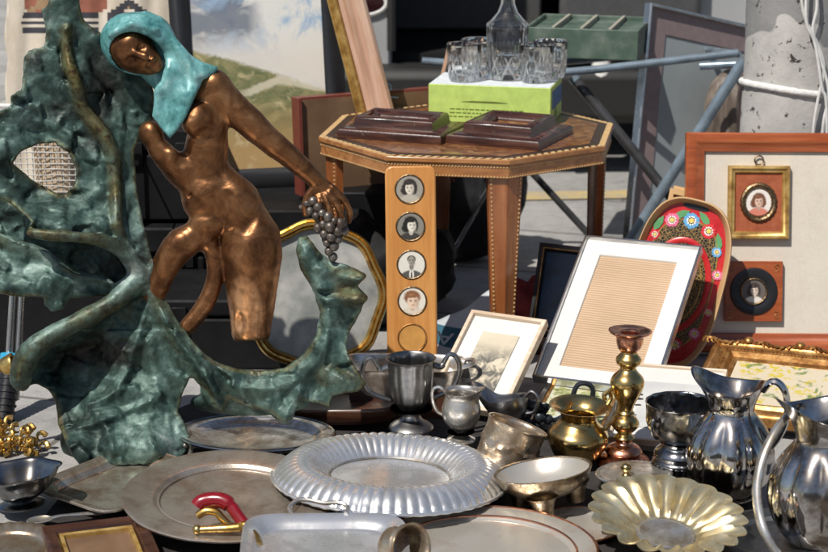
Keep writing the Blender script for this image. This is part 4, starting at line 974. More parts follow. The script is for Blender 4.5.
# small landscape frame behind the brass jug
t=thing('landscape_frame','small grey and gilt frame lying flat with a landscape picture behind the brass jug','picture frame',mat=lean(G(565,432,.016),-17,7))
w,h=.155,.20
MB().frame(w,h,[(0,0),(0,.010),(.003,.012),(.010,.011),(.012,.006),(.012,0)]).build('frame',m_pew,t)
b=MB(); b.frame(w-.024,h-.024,[(0,.002),(0,.008),(.005,.0075),(.005,.002)],z0=.012); b.build('gilt_slip',m_gold,t)
def mk_small_land():
    n=NT('small_landscape_picture'); f=n.noise(34,5,.6,.6); return n.out(n.ramp(f,[(.36,(.05,.09,.05)),(.46,(.28,.30,.12)),(.55,(.62,.60,.42)),(.66,(.40,.50,.58))]),.4,0)
b=MB(); pane(b,w-.03,h-.03,.004,0,.015,.003); b.build('picture',mk_small_land(),t)
# dark frame behind the large white one
o=P(556,330,3.93); o.z=.03
t=thing('dark_frame','dark narrow frame with a thin gold line half hidden behind the corrugated card frame','picture frame',mat=lean(P(556,337,3.95),-14,68,3))
w,h=.115,.19
MB().frame(w,h,[(0,0),(0,.016),(.012,.018),(.016,.012),(.016,0)]).build('frame',m_black,t)
b=MB(); b.frame(w-.018,h-.018,[(0,.012),(0,.0185),(.0025,.0185),(.0025,.012)],z0=.009); b.build('gold_line',m_gold,t)
b=MB(); pane(b,w-.03,h-.03,.006,0,.015); b.build('picture',pm('deep_blue_picture',[(.006,.008,.012),(.01,.05,.12)],(.2,.3),0,20,3,0),t)
t=MB(); t.box((0,0,.02),(.20,.10,.04)); q=P(585,330,3.97); q.z=0
tag(t.build('wooden_crate',m_dkwood,loc=q,rot=(0,0,R(-14)),bevel=.003),'low dark wooden crate hidden behind the corrugated card frame','crate')
# gold oval tray behind the statue
o=P(322,372,3.72); k=K(o); o.z=max(.004,o.z)
t=thing('gilt_oval_tray','oval scalloped gilt-rimmed tray with a scuffed mirror-grey centre standing behind the statue','tray',mat=lean(o,2,74,-5))
a_,c_=73*k,76*k
b=MB(); N=120
def scal(th): return 1+.024*math.cos(8*th+.4)
prof=[(1.0,.0),(1.0,.014),(.98,.020),(.955,.016),(.94,.021),(.915,.021),(.90,.015),(.885,.018),(.865,.012),(.85,.006),(.85,0)]
vs=[(a_*f_*scal(2*PI*j/N)*math.cos(2*PI*j/N),-y,c_+c_*f_*scal(2*PI*j/N)*math.sin(2*PI*j/N)) for f_,y in prof for j in range(N)]
b.add(vs,[(i*N+j,i*N+(j+1)%N,(i+1)*N+(j+1)%N,(i+1)*N+j) for i in range(len(prof)-1) for j in range(N)]); b.build('gilt_rim',m_gilt,t)
b=MB(); b.prism([(a_*.9*scal(2*PI*j/N)*math.cos(2*PI*j/N),c_+c_*.9*scal(2*PI*j/N)*math.sin(2*PI*j/N)) for j in range(N)],-.005,-.001)
b.build('scuffed_floor',pm('scuffed_grey_lacquer',[(.16,.175,.165),(.30,.31,.295),(.50,.49,.46)],(.22,.5),.25,12,7,.2,60),t)
# portrait board
o=P(413,392,3.66); o.z=.003; k=K(o)
t=thing('portrait_board','upright orange wooden board with four round portrait photographs and one blank disc','photo board',mat=lean(o,-2,80,-1))
bw,bh=50*k,.446
b=MB(); r_=.014
rr=[(-bw/2,0),(bw/2,0)]+[(bw/2-r_+r_*math.cos(a),bh-r_+r_*math.sin(a)) for a in np.linspace(0,PI/2,6)]+[(-bw/2+r_+r_*math.cos(a),bh-r_+r_*math.sin(a)) for a in np.linspace(PI/2,PI,6)]
b.prism(rr,-.012,.004); b.build('board',m_orange,t,bevel=.003)
def board_pt(u,v):
    M=t.matrix_world; rr_=ray(u,v); c=Vector((0,0,CAMH)); nn=M.to_3x3()@Vector((0,-1,0)); p0=M@Vector((0,-.012,0)); s=(p0-c).dot(nn)/rr_.dot(nn); return M.inverted()@(c+rr_*s)
bpy.context.view_layer.update()
rad=14*k
spec=[(409.5,189,photo_mat('portrait_print_woman_one',rad,(.30,.28,.24),(.035,.03,.026),(.60,.55,.46),(.42,.39,.33),'woman',-.02)),(410.5,226.5,photo_mat('portrait_print_woman_two',rad,(.22,.21,.18),(.02,.018,.016),(.66,.62,.54),(.05,.045,.04),'woman',.06)),
(411.5,264.5,photo_mat('portrait_print_man',rad,(.66,.64,.58),(.03,.028,.025),(.30,.27,.23),(.09,.088,.08),'man',0,(.7,.68,.62))),(412.3,301,photo_mat('portrait_print_child',rad,(.68,.64,.56),(.22,.10,.05),(.70,.52,.39),(.62,.55,.46),'child',.02)),(412.3,338,None)]
for u,v,ms in spec:
    q=board_pt(u,v); q.y=0
    b=MB(); b.tube([(rad*math.cos(2*PI*i/44),-.0125,rad*math.sin(2*PI*i/44)) for i in range(44)],.0017,8,closed=True)
    ro=b.build('photo_ring',m_bz if ms else m_gold,t,loc=q)
    b=MB()
    if ms:
        b.lathe([(.0001,.0124),(rad*.98,.0124),(rad*.99,.0118)],44,T=Matrix.Rotation(PI/2,4,'X')); b.build('portrait',ms,ro)
    else:
        b.lathe([(.0001,.0125),(rad*.8,.0122),(rad*.92,.0126),(rad*.96,.0118)],40,T=Matrix.Rotation(PI/2,4,'X')); b.build('blank_disc',flat('ochre_disc',(.52,.26,.07),.3),ro)
# ---------------------------------------------------------------- inlaid table and what stands on it
TZ=.440; tc=G(468.5,130,TZ); k=K(tc); TR=.318
th0=-PI/2+R(13)
t=thing('inlaid_table','octagonal inlaid wooden side table with tapering legs','table',Vector((tc.x,tc.y,0)))
oct_=lambda r,o=0:[(r*math.cos(th0+o+i*PI/4),r*math.sin(th0+o+i*PI/4)) for i in range(8)]
def oprism(b,r,z0,z1,mi=0,r1=None):
    v=[(x,y,z0) for x,y in oct_(r)]+[(x,y,z1) for x,y in oct_(r1 or r)]
    b.add(v,[tuple(range(7,-1,-1)),tuple(range(8,16))]+[(i,(i+1)%8,(i+1)%8+8,i+8) for i in range(8)],mi)
m_bone=flat('bone_inlay',(.60,.42,.20),.35); m_ebony=flat('dark_inlay',(.04,.022,.015),.35)
def mk_inlay():
    n=NT('inlaid_star_field'); v=n.n('ShaderNodeTexVoronoi'); n.set(v.inputs['Vector'],n.co); v.inputs['Scale'].default_value=70; f=n.noise(30,4)
    c=n.ramp(v.outputs['Color'],[(.2,(.13,.05,.018)),(.5,(.19,.075,.026)),(.75,(.24,.105,.038)),(.9,(.30,.16,.06))])
    return n.out(c,.25,0,Coat_Weight=.3)
b=MB(); oprism(b,TR,TZ-.010,TZ); b.build('top',m_walnut,t,bevel=.0015)
b=MB(); oprism(b,TR*.955,TZ+.0002,TZ+.0008); tp=b.build('dark_band',m_ebony,t)
b=MB(); oprism(b,TR*.89,TZ+.0010,TZ+.0016); b.build('inlaid_field',mk_inlay(),t)
b=MB()
for i in range(8):       # slanted bone chequers round the rim
    p,q=Vector((*oct_(TR)[i],0)),Vector((*oct_(TR)[(i+1)%8],0)); d=(q-p); L=d.length; d.normalize(); nn=Vector((-d.y,d.x,0))
    if nn.dot(-p)<0: nn=-nn
    M_=14
    for j in range(M_):
        a=p+d*(L*(j+.15)/M_)+nn*.0015; s=L/M_*.55
        vs=[a,a+d*s,a+d*(s+.006)+nn*.012,a+d*.006+nn*.012]
        b.add([(x.x,x.y,TZ+.0012) for x in vs]+[(x.x,x.y,TZ-.001) for x in vs],[(0,1,2,3),(4,5,6,7),(0,1,5,4),(1,2,6,5),(2,3,7,6),(3,0,4,7)])
b.build('bone_chequers',m_bone,t,smooth=0)
b=MB(); oprism(b,TR*.985,TZ-.038,TZ-.0102); b.build('apron',m_walnut,t,bevel=.001)
b=MB()
for i in range(8):
    p,q=Vector((*oct_(TR*.986)[i],0)),Vector((*oct_(TR*.986)[(i+1)%8],0)); d=q-p
    for z in (TZ-.0155,TZ-.035):
        for j in range(38):
            a=p+d*((j+.5)/38); b.box((0,0,0),(.0030,.0026,.0020),T=Matrix.Translation((a.x,a.y,z))@Matrix.Rotation(math.atan2(d.y,d.x),4,'Z'))
b.build('bone_dots',m_bone,t,smooth=0)
for i in (0,2,4,6):
    an=th0+i*PI/4; M=Matrix.Rotation(an+PI/2,4,'Z')
    # splayed angle leg: two boards meeting at the corner
    def lg(z,r,wd): return [(-wd,-r+wd*.42,z),(0,-r,z),(wd,-r+wd*.42,z),(wd,-r+wd*.42+.016,z),(0,-r+.02,z),(-wd,-r+wd*.42+.016,z)]
    a=lg(TZ-.0385,TR*.955,.035); c=lg(0,TR*.93,.020); n_=6
    b=MB(); b.add(a+c,[tuple(range(6)),tuple(range(11,5,-1))]+[(j,(j+1)%6,(j+1)%6+6,j+6) for j in range(6)],0,M); le=b.build('leg',m_legwood,t,bevel=.001)
    for s in(-1,1):
        b=MB()
        for j in range(46):
            f=(j+.5)/46; wd=(.035-.005)*(1-f)+(.020-.004)*f; r=TR*(.955*(1-f)+.93*f)
            b.box((s*wd,-r+wd*.42-.0008,(TZ-.0385)*(1-f)),(.0026,.0026,.0030),T=M)
        b.build('bone_dots',m_bone,le,smooth=0)
def desk_frame(name,label,u,v,w,d,psi):
    p=G(u,v,TZ+.0018); t=thing(name,label,'picture frame',p,(0,0,R(psi)))
    prof=[(0,0),(0,.013),(.003,.017),(.006,.017),(.008,.015),(.012,.019),(.022,.022),(.025,.021),(.027,.026),(.028,.036),(.031,.041),(.036,.043),(.039,.041),(.041,.043),(.046,.041),(.056,.032),(.058,.028),(.058,.003)]
    MB().frame(w,d,prof,T=Matrix.Rotation(-PI/2,4,'X')@Matrix.Translation((0,0,-d/2))).build('frame',m_mahog,t)
    b=MB(); b.box((0,0,.004),(w-.11,d-.11,.004)); b.build('backing',m_mat,t)
    MB().frame(w-.1155,d-.1155,[(0,.004),(0,.026),(.0035,.024),(.0035,.004)],T=Matrix.Rotation(-PI/2,4,'X')@Matrix.Translation((0,0,-(d-.1155)/2))).build('gilt_slip',m_gold,t)
    return t
desk_frame('mahogany_frame','dark stepped mahogany frame lying empty on the table, left one, at the table edge',402,134,.225,.16,-20)
desk_frame('mahogany_frame','dark stepped mahogany frame lying on the table below the right end of the lime-green box',510,138,.20,.20,-24)
# lime box
p=G(497,124,TZ+.0018); p.y+=.08
m_lime=flat('lime_green_card',(.47,.62,.155),.45); m_bluec=flat('blue_card',(.03,.12,.30),.45); m_pale=flat('pale_card',(.70,.74,.78),.4)
t=thing('lime_box','lime-green cardboard glassware box carrying the decanter and tumblers','box',p,(0,0,R(-13)))
bw,bd,bh=.262,.15,.080
b=MB(); b.box((0,0,bh/2),(bw,bd,bh)); b.build('carton',m_lime,t,bevel=.0012)
b=MB(); b.box((0,0,bh+.0006),(bw*.985,bd*.98,.0010)); b.build('lid_panel',m_pale,t)
b=MB(); b.box((bw/2+.0004,.008,bh*.62),(.001,bd*.8,bh*.48)); b.build('blue_panel',m_bluec,t)
b=MB(); b.prism([(x*.05-.01,bh*.56+z) for x,z in ((-1,0),(-.5,.0022),(.5,.0022),(1,0),(.5,-.001),(-.5,-.001))],-bd/2-.0008,-bd/2+.0005); b.build('slot',flat('dark_slot',(.12,.16,.02),.6),t)
b=MB(); random.seed(2)
for r in range(3):
    x=-.085
    while x<.075:
        wl=random.uniform(.004,.011); b.box((x+wl/2,-bd/2-.0004,bh*.36-r*.008),(wl,.0008,.0019)); x+=wl+.003
b.build('printed_lines',flat('green_print',(.13,.20,.03),.5),t,smooth=0); b=MB()
for r in range(6):
    b.box((bw/2+.0004,-.01+random.uniform(-.004,.004),bh*.30-r*.0038+.004),(.0008,random.uniform(.02,.035),.0016))
b.build('printed_lines',flat('side_print',(.13,.20,.03),.5),t,smooth=0)
TOPB=p.z+bh+.0012
def mk_glass():
    n=NT('cut_glass'); X_=n.xyz(); a=n.math('ARCTAN2',X_[1],X_[0]); z=n.math('MULTIPLY',X_[2],90.)
    s1=n.math('SINE',n.math('ADD',n.math('MULTIPLY',a,9.),z)); s2=n.math('SINE',n.math('SUBTRACT',n.math('MULTIPLY',a,9.),z)); cut=n.math('MULTIPLY',n.math('MAXIMUM',s1,s2),n.mr(X_[2],.05,.06,1,0)); f=n.mr(cut,.86,.98,0,1)
    return n.out((.97,.985,.985),n.mr(f,0,1,.02,.16),0,n.bump(cut,.5,.002),Transmission_Weight=n.mr(f,0,1,1.,.85),IOR=1.5)
m_glass=mk_glass()
def tumbler(u,v,label,first=[None]):
    q=G(u,v,TOPB+.0006); k_=.0021
    if first[0] is None:
        pf=[(.0001,.002),(.014,.002),(.0165,0),(.0185,.0015),(.0195,.006),(.0345*.6,.02),(.0355*.62,.045),(.0365*.63,.073),(.0365*.63-.0014,.0745),(.0365*.63-.0024,.073),(.0205,.045),(.0188,.02),(.0165,.014),(.0001,.012)]
        pf=[(r*1.62,z*1.08) for r,z in pf]
        o=MB().lathe(pf,72,mod=lambda th,i,r,z:(r*(1+(.06*(abs(math.sin(9*th))-.4) if i in(4,5) else (.03*(abs(math.sin(9*th))-.4) if i in(3,6) else 0))),z)).build('tumbler',m_glass,smooth=50); first[0]=o
    else: o=first[0].copy(); C.objects.link(o)
    o.location=q; o.rotation_euler=(0,0,random.uniform(0,3)); tag(o,label,'glass','cut glass tumblers on the lime-green box'); return o
tumbler(464,80.5,'cut glass tumbler at the front left corner of the lime-green box')
tumbler(478,75.5,'cut glass tumbler half hidden behind the front left tumbler')
tumbler(536,81.5,'cut glass tumbler at the front right corner of the lime-green box')
tumbler(550,77,'cut glass tumbler half hidden behind the front right tumbler')
q=G(507,78,TOPB+.0006)
t=thing('decanter','cut glass decanter with broad fluted shoulders standing among the tumblers','decanter',q)
fl=lambda th,i,r,z:(r*(1+(.035*(abs(math.sin(11*th))-.5) if .004<z<.105 and r>.03 else 0)),z)
pf=[(.0001,.003),(.036,.003),(.042,0),(.0445,.003),(.045,.02),(.045,.06),(.0455,.112),(.046,.116),(.044,.119),(.034,.128),(.022,.142),(.0155,.160),(.0145,.178),(.017,.190),(.0215,.196),(.0195,.197),(.0125,.188),(.0115,.178),(.0125,.160),(.019,.142),(.031,.126),(.042,.115),(.0415,.06),(.040,.02),(.037,.014),(.0001,.013)]
MB().lathe(pf,132,mod=fl).build('bottle',m_glass,t,smooth=50)
pf=[(.0001,.180),(.009,.180),(.0105,.196),(.016,.200),(.023,.212),(.024,.226),(.018,.240),(.0001,.246)]
MB().lathe(pf,12).build('stopper',m_glass,t,smooth=20)
# ---------------------------------------------------------------- things around and behind the table
# bag with lettering
m_bagw=flat('grey_white_bag',(.40,.43,.46),.5); m_bagt=flat('teal_print',(.01,.085,.13),.5)
q=G(470,352,0)
t=thing('shopping_bag','collapsed grey plastic bag with teal bands and inverted block letters under the table','bag',P(470,350,3.74)); t.location.z=.002
b=MB(); nx,nz=36,26; BW,BH=.19,.155
def bagp(i,j,o=0):
    s=i/nx; r=j/nz; x=(s-.5)*BW; top=BH*(.52+.48*min(1,max(0,(s-.08)/.75))**1.3)
    z=r*top; y=.05+.12*r-.02*math.sin(s*5)+.006*math.sin(s*17+r*9)*r+o
    return (x,y,z)
vs=[bagp(i,j) for i in range(nx+1) for j in range(nz+1)]; 
for i in range(nx):
    for j in range(nz):
        s,r=(i+.5)/nx,(j+.5)/nz; z=bagp(i,j)[2]/BH
        b.f.append((i*(nz+1)+j,(i+1)*(nz+1)+j,(i+1)*(nz+1)+j+1,i*(nz+1)+j+1)); b.m.append(0)
b.v=vs; n=NT('printed_bag_plastic'); X_=n.xyz(); zz_=n.math('ADD',X_[2],n.math('MULTIPLY',X_[0],.08)); band=n.math('MULTIPLY',n.mr(zz_,.046,.047,0,1),n.mr(zz_,.078,.079,1,0))
m_bagp=n.out(n.mix(band,(.40,.43,.46),(.01,.085,.13)),.5,0)
o=b.build('bag_front',m_bagp,t); so=o.modifiers.new('thick','SOLIDIFY'); so.thickness=.003; so.offset=1
for ch,x,z,mt in (('D',-.080,.060,m_bagw),('A',-.048,.056,m_bagw),('U',-.072,.012,m_bagt)):
    vs,fs=text_mesh(ch,.048,.0008); s=x/BW+.5; r=z/(BH*(.52+.48*min(1,max(0,(s-.08)/.75))**1.3)); by=bagp(s*nx,r*nz)[1]
    b=MB(); b.add(vs,fs,0,Matrix.Translation((x,by-.009,z+.012))@Matrix.Rotation(R(52),4,'X')@Matrix.Rotation(PI+R(-10),4,'Z')@Matrix.Diagonal((1.1,.8,1,1))); b.build('letter',mt,t,smooth=0)
# dark holdall under the table
b=MB(); b.sphere((0,0,.17),.17,40,sc=(.95,.6,1)); b.v=[tuple(Vector((v[0],v[1],max(.001,v[2])))*(1+.22*mnoise.noise(Vector(v)*9)+.08*mnoise.noise(Vector(v)*34))) for v in b.v]; b.v=[(x,y,max(z,.001)) for x,y,z in b.v]
q=P(462,260,4.6); tag(b.build('holdall',pm('black_nylon',[(.008,.008,.01),(.02,.02,.022)],(.45,.6),0,20,4,.4,60,.003),loc=(q.x,4.72,0),smooth=80),'slumped black cloth holdall on the pavement under the table','bag')
b=MB(); b.sphere((0,0,.12),.16,40,sc=(1.15,.6,.75)); b.v=[tuple(Vector(v)*(1+.22*mnoise.noise(Vector(v)*8+Vector((3,1,0)))+.08*mnoise.noise(Vector(v)*30))) for v in b.v]; b.v=[(x,y,max(z,.001)) for x,y,z in b.v]
q=P(372,300,4.3); tag(b.build('black_sack',m_blackm,loc=(q.x,4.16,0),smooth=80),'slumped black sack in the shade under the left side of the table','bag')
# red cloth
b=MB(); b.sphere((0,0,.05),.06,32,sc=(1,.8,1)); 
b.v=[tuple(Vector(v)*(1+.28*mnoise.noise(Vector(v)*26)+.15*mnoise.noise(Vector(v)*60))) for v in b.v]
q=P(534,318,4.12); q.z=0
tag(b.build('red_cloth',pm('dark_red_cloth',[(.14,.012,.014),(.26,.03,.03)],(.8,.9),0,30,4,.4),loc=q,smooth=80),'crumpled dark red cloth on the pavement behind the front table leg','cloth')
# black cases behind the statue
def case(name,label,x0,x1,y0,y1,z0,z1):
    t=thing(name,label,'case',((x0+x1)/2,(y0+y1)/2,z0)); w,d,h=x1-x0,y1-y0,z1-z0
    b=MB(); b.box((0,0,h*.36),(w,d,h*.72)); b.build('body',m_blackm,t,bevel=.006)
    b=MB(); b.box((0,0,h*.87),(w+.006,d+.006,h*.26-.004)); b.build('lid',m_blackm,t,bevel=.006)
    for s in(-1,1):
        b=MB(); b.box((s*w*.3,-d/2-.006,h*.73),(.03,.010,.05)); b.build('latch',m_blackm,t,bevel=.002)
    return t
xa=P(206,220,4.2).x; xb=P(335,220,4.2).x
case('black_case','wide black case lying below the landscape painting',xa,xb,4.2,4.62,0,.25)
xa=P(150,330,3.84).x; xb=P(300,330,3.84).x
case('black_case','low black case standing on the pavement behind the bronze statue thigh',xa,xb,3.84,4.08,0,.15)
xa=P(118,220,4.1).x; xb=P(203,220,4.1).x
case('black_case','tall black case standing under another right behind the statue torso',xa,xb,4.1,4.5,0,.235)
case('black_case','black case stacked on top of another behind the statue torso',xa+.006,xb-.008,4.13,4.5,.239,.44)
# landscape painting in black frame
def mk_land():
    n=NT('landscape_oil_painting'); X_=n.xyz(); x,z=X_[0],X_[2]
    f=n.noise(9,6,.6,.7); g=n.noise(16,6,.62,.8,n.map((1,1,1.6),(0,0,0),(2,0,1))); h=n.noise(30,5,.6,.5)
    zz=n.math('ADD',z,n.math('MULTIPLY',n.math('SUBTRACT',f,.5),.05))
    skyc=n.mix(n.mr(f,.44,.54,0,1),(.27,.38,.52),(.60,.60,.57))
    zz=n.math('ADD',zz,0.)
    dcl=n.math('MULTIPLY',n.mr(n.math('ADD',n.math('ABSOLUTE',n.math('SUBTRACT',zz,.375)),n.math('MULTIPLY',n.math('SUBTRACT',g,.5),-.16)),.065,.02,0,1),n.mr(x,.02,-.02,0,1))
    skyc=n.mix(n.math('MULTIPLY',dcl,.9),skyc,(.13,.15,.19))
    skyc=n.mix(n.mr(zz,.36,.29,0,.9),skyc,(.60,.56,.50))
    hl=n.math('SUBTRACT',.275,n.math('MULTIPLY',n.math('ADD',x,.02),.35))
    land=n.mix(n.mr(g,.42,.6,0,1),(.12,.135,.055),(.26,.235,.11)); land=n.mix(n.mr(zz,.20,.08,0,1),land,(.36,.235,.10)); 
    land=n.mix(n.mr(h,.58,.66,0,.6),land,(.50,.42,.24))
    road=n.mr(n.math('ABSOLUTE',n.math('SUBTRACT',zz,n.math('ADD',.225,n.math('MULTIPLY',n.math('SINE',n.math('MULTIPLY',x,30)),.012)))),.006,.012,1,0)
    land=n.mix(n.math('MULTIPLY',road,n.mr(x,-.06,-.02,0,.8)),land,(.55,.50,.38))
    hl=n.math('SUBTRACT',hl,n.math('MULTIPLY',n.math('ABSOLUTE',n.math('SUBTRACT',g,.5)),.05))
    col=n.mix(n.mr(n.math('SUBTRACT',z,hl),-.004,.004,0,1),land,skyc)
    return n.out(col,n.mr(h,.3,.7,.35,.55),0,n.bump(n.noise(120,4,.6),.3,.001))
o=P(265,181,4.38)
t=thing('landscape_painting','large oil painting of green hills under a cloudy blue sky in a black frame','painting',mat=lean(Vector((o.x,4.38,.256)),4,80,-2))
k=K(o); w,h=.205*1.42,.47
MB().frame(w+.09,h+.09,[(0,0),(0,.02),(.01,.026),(.03,.024),(.045,.012),(.045,0)],z0=-.0).build('frame',m_black,t)
b=MB(); pane(b,w+.01,h+.01,.006,0,.04,.004); b.build('canvas',mk_land(),t)
# length of moulding leaning over the painting
m_pink=wood('pinkish_bare_wood',[(.42,.24,.15),(.55,.35,.25),(.64,.46,.35)],(.4,.55),'z',7)
A,B_=P(372,100,4.33),P(338,-30,4.33)
t=thing('frame_moulding','loose length of wide pale wood and gilt frame moulding leaning diagonally across the painting','frame moulding',mat=Matrix.Translation(A)@basis(0,R(88),math.atan2(B_.x-A.x,B_.z-A.z)))
L_=(B_-A).length+.1; Z0=-.08
def bar(b,prof):
    n_=len(prof); vs=[(x,-y,z) for z in (Z0,L_) for x,y in prof]
    b.add(vs,[tuple(range(n_)),tuple(range(2*n_-1,n_-1,-1))]+[(q,(q+1)%n_,(q+1)%n_+n_,q+n_) for q in range(n_)])
b=MB(); bar(b,[(-.016,0),(-.016,.012),(-.008,.012),(.002,.022),(.012,.017),(.022,.026),(.036,.030),(.042,.024),(.042,0)]); b.build('outer_moulding',m_pink,t)
b=MB(); bar(b,[(-.040,.002),(-.040,.010),(-.037,.013),(-.033,.010),(-.027,.018),(-.021,.018),(-.0165,.012),(-.0165,.002)]); b.build('gilt_inner_moulding',m_goldold,t)
# brown panel
o=P(372,186,4.27); 
m_hard=pm('brown_hardboard',[(.10,.055,.028),(.15,.085,.045),(.20,.125,.07)],(.6,.75),0,10,5,.2)
t=thing('framed_back_panel','brown board back of a red-edged frame with blue string, standing behind the table','picture frame',mat=lean(P(376,188,4.36),24,86,0))
k=K(P(372,188,4.3)); w,h=168*k,98*k
b=MB(); pane(b,w-.012,h-.012,.008,0,.006,.006); b.build('board',m_hard,t)
b=MB(); 
for s in(-1,1): b.box((s*(w/2-.0045),-.0,h/2),(.009,.042,h))
b.box((0,.006,.0045),(w-.0185,.030,.009)); b.box((0,.006,h-.0045),(w-.0185,.030,.009)); b.build('red_edge_frame',flat('red_brown_paint',(.15,.035,.022),.5),t,bevel=.001)
b=MB(); b.tube([Vector(p) for p in cat([(-.055,-.014,h-.008),(-.02,-.016,h+.012),(.02,-.02,h+.020),(.035,-.022,h+.008),(.02,-.022,h-.008),(.05,-.024,h-.015)],6)],.0018,6); b.build('string',flat('pale_blue_string',(.30,.45,.60),.7),t)
q=P(372,188,4.3); 
if q.z>.03:
    b=MB(); b.box((0,0,q.z/2-.001),(.22,.09,q.z-.002)); tag(b.build('black_box',m_blackm,loc=(q.x+.03,q.y+.01,0),bevel=.004),'plain black box on the pavement carrying the brown board panel','box')
# thin small wood frame behind the tumblers
t=thing('thin_wood_frame','thin bare wooden frame tilted behind the tumblers','picture frame',mat=lean(P(462,90,4.55),-10,84,12))
MB().frame(.11,.16,[(0,0),(0,.008),(.008,.008),(.008,0)],z0=-.06).build('frame',m_pink,t)
# rack of bent tubes
m_tube=metal('grey_blue_enamelled_tube',(.24,.31,.37),(.15,.19,.23),(.22,.35),20,.05,metallic=.35); m_tubed=metal('dark_grey_tube',(.09,.09,.095),(.05,.05,.05),(.25,.4),20,.05,metallic=.4)
RY=4.62
a0=G(560,400,0)
t=thing('tube_rack','folding frame of grey-blue metal tubes holding the green tray behind the table','rack',(P(650,120,RY).x,RY,0))
def rk(name,pts,r,m):
    b=MB(); b.tube([Vector(p)-t.location for p in pts],r,14); return b.build(name,m,t)
rk('upper_tube',[P(422,61,RY),P(566,72,RY),P(600,69,RY),P(738,53,RY)],.0095,m_tube)
tb=P(744,60,RY-.06); dn=P(632,238,RY-.06); ext=tb+(dn-tb)*((tb.z-.0)/(tb.z-dn.z)); 
rk('slanted_leg',[tb,ext],.0135,m_tube)
c0=P(573,77,RY+.05); c1=P(662,186,RY-.03); ext2=c0+(c1-c0)*(c0.z/(c0.z-c1.z))
rk('dark_brace',[c0,ext2],.0125,m_tubed)
b=MB(); b.tube([c0-t.location-(c1-c0).normalized()*.001,c0-t.location+(c1-c0).normalized()*.012],.0138,14); b.build('brace_collar',m_tube,t)
d0=P(526,166,RY+.1); d1=P(592,238,RY+.1); ext3=d0+(d1-d0)*(d0.z/(d0.z-d1.z)); rk('rear_brace',[d0-(d1-d0)*.8,ext3],.0085,m_tubed)
rk('front_stay',[P(700,66,RY-.03),P(738,64,RY-.05)],.0095,m_tube)
e0=P(482,200,RY); e1=P(442,272,RY); rk('thin_leg',[e0-(e1-e0)*1.2,e0+(e1-e0)*((e0.z)/(e0.z-e1.z))],.006,m_alu)
rk('rear_tube',[P(560,62,RY+.34),P(700,48,RY+.34)],.0095,m_tube)
rk('side_tube',[P(700,48,RY+.34),P(738,54,RY-.002)],.0085,m_tube)
rk('side_tube',[P(560,62,RY+.34),P(566,72,RY+.001)],.0085,m_tube)
for u in (653,686): rk('handle_post',[P(u,50,RY+.34),P(u+4,34,RY+.34)],.0065,m_white)
rk('handle_bar',[P(652,32,RY+.34),P(695,36,RY+.34)],.0085,m_alu)
rk('rear_leg',[P(700,48,RY+.34),Vector((P(700,48,RY+.34).x-.03,RY+.36,0))],.0085,m_tubed)
# green compartment tray
q=P(590,60,RY+.13); k=K(q)
t=thing('green_tray','green partitioned wooden tray resting on the grey-blue tubes','tray',Vector((q.x,RY+.17,q.z+.016)),(0,0,R(-14)))
w,d,h=.27,.25,.070; wt=.008
m_green=pm('worn_green_paint',[(.045,.080,.058),(.075,.115,.088),(.15,.185,.155)],(.4,.55),0,16,5,.15); m_greenin=flat('pale_tray_wood',(.33,.31,.25),.7)
b=MB(); b.box((0,-d/2+wt/2,h/2),(w,wt,h)); b.box((0,d/2-wt/2,h/2),(w,wt,h)); 
for s in(-1,1): b.box((s*(w/2-wt/2),0,h/2),(wt,d-2*wt-.0004,h))
b.box((0,0,wt/2),(w-2*wt-.0004,d-2*wt-.0004,wt)); b.build('sides',m_green,t,bevel=.0015)
for i in(-1,0,1):
    b=MB(); b.box((i*w/4,0,h*.60),(.007,d-2*wt-.001,h*.86)); b.build('divider',m_greenin,t)
b=MB(); b.box((0,0,h*.45),(w-2*wt-.002,d-2*wt-.002,h*.8)); b.build('packed_filling',m_green,t)
# big glazed frame
Mb=basis(R(36),R(80),R(14)); w,h=.62,.74
tl=P(645,3,4.80); cor=Mb@Vector((-w/2,0,h)); bl=Mb@Vector((-w/2,0,0)); bc=tl-cor
t=thing('glazed_frame','large white-edged frame with mauve mount and grey glass leaning behind the tubes','picture frame',mat=Matrix.Translation(bc)@Mb)
m_mauve=flat('mauve_mount',(.22,.165,.165),.6); 
MB().frame(w,h,[(0,0),(0,.02),(.002,.022),(.006,.022),(.008,.02),(.008,0)]).build('frame',m_alu,t)
b=MB(); b.frame(w-.016,h-.016,[(0,.004),(0,.010),(.058,.010),(.060,.007),(.060,.004)],z0=.008); b.build('mount',m_mauve,t)
b=MB(); pane(b,w-.10,h-.10,.0055,0,.05,.003); b.build('grey_picture',pm('grey_green_sheet',[(.23,.26,.27),(.30,.33,.34)],(.35,.45),0,5,3,0),t)
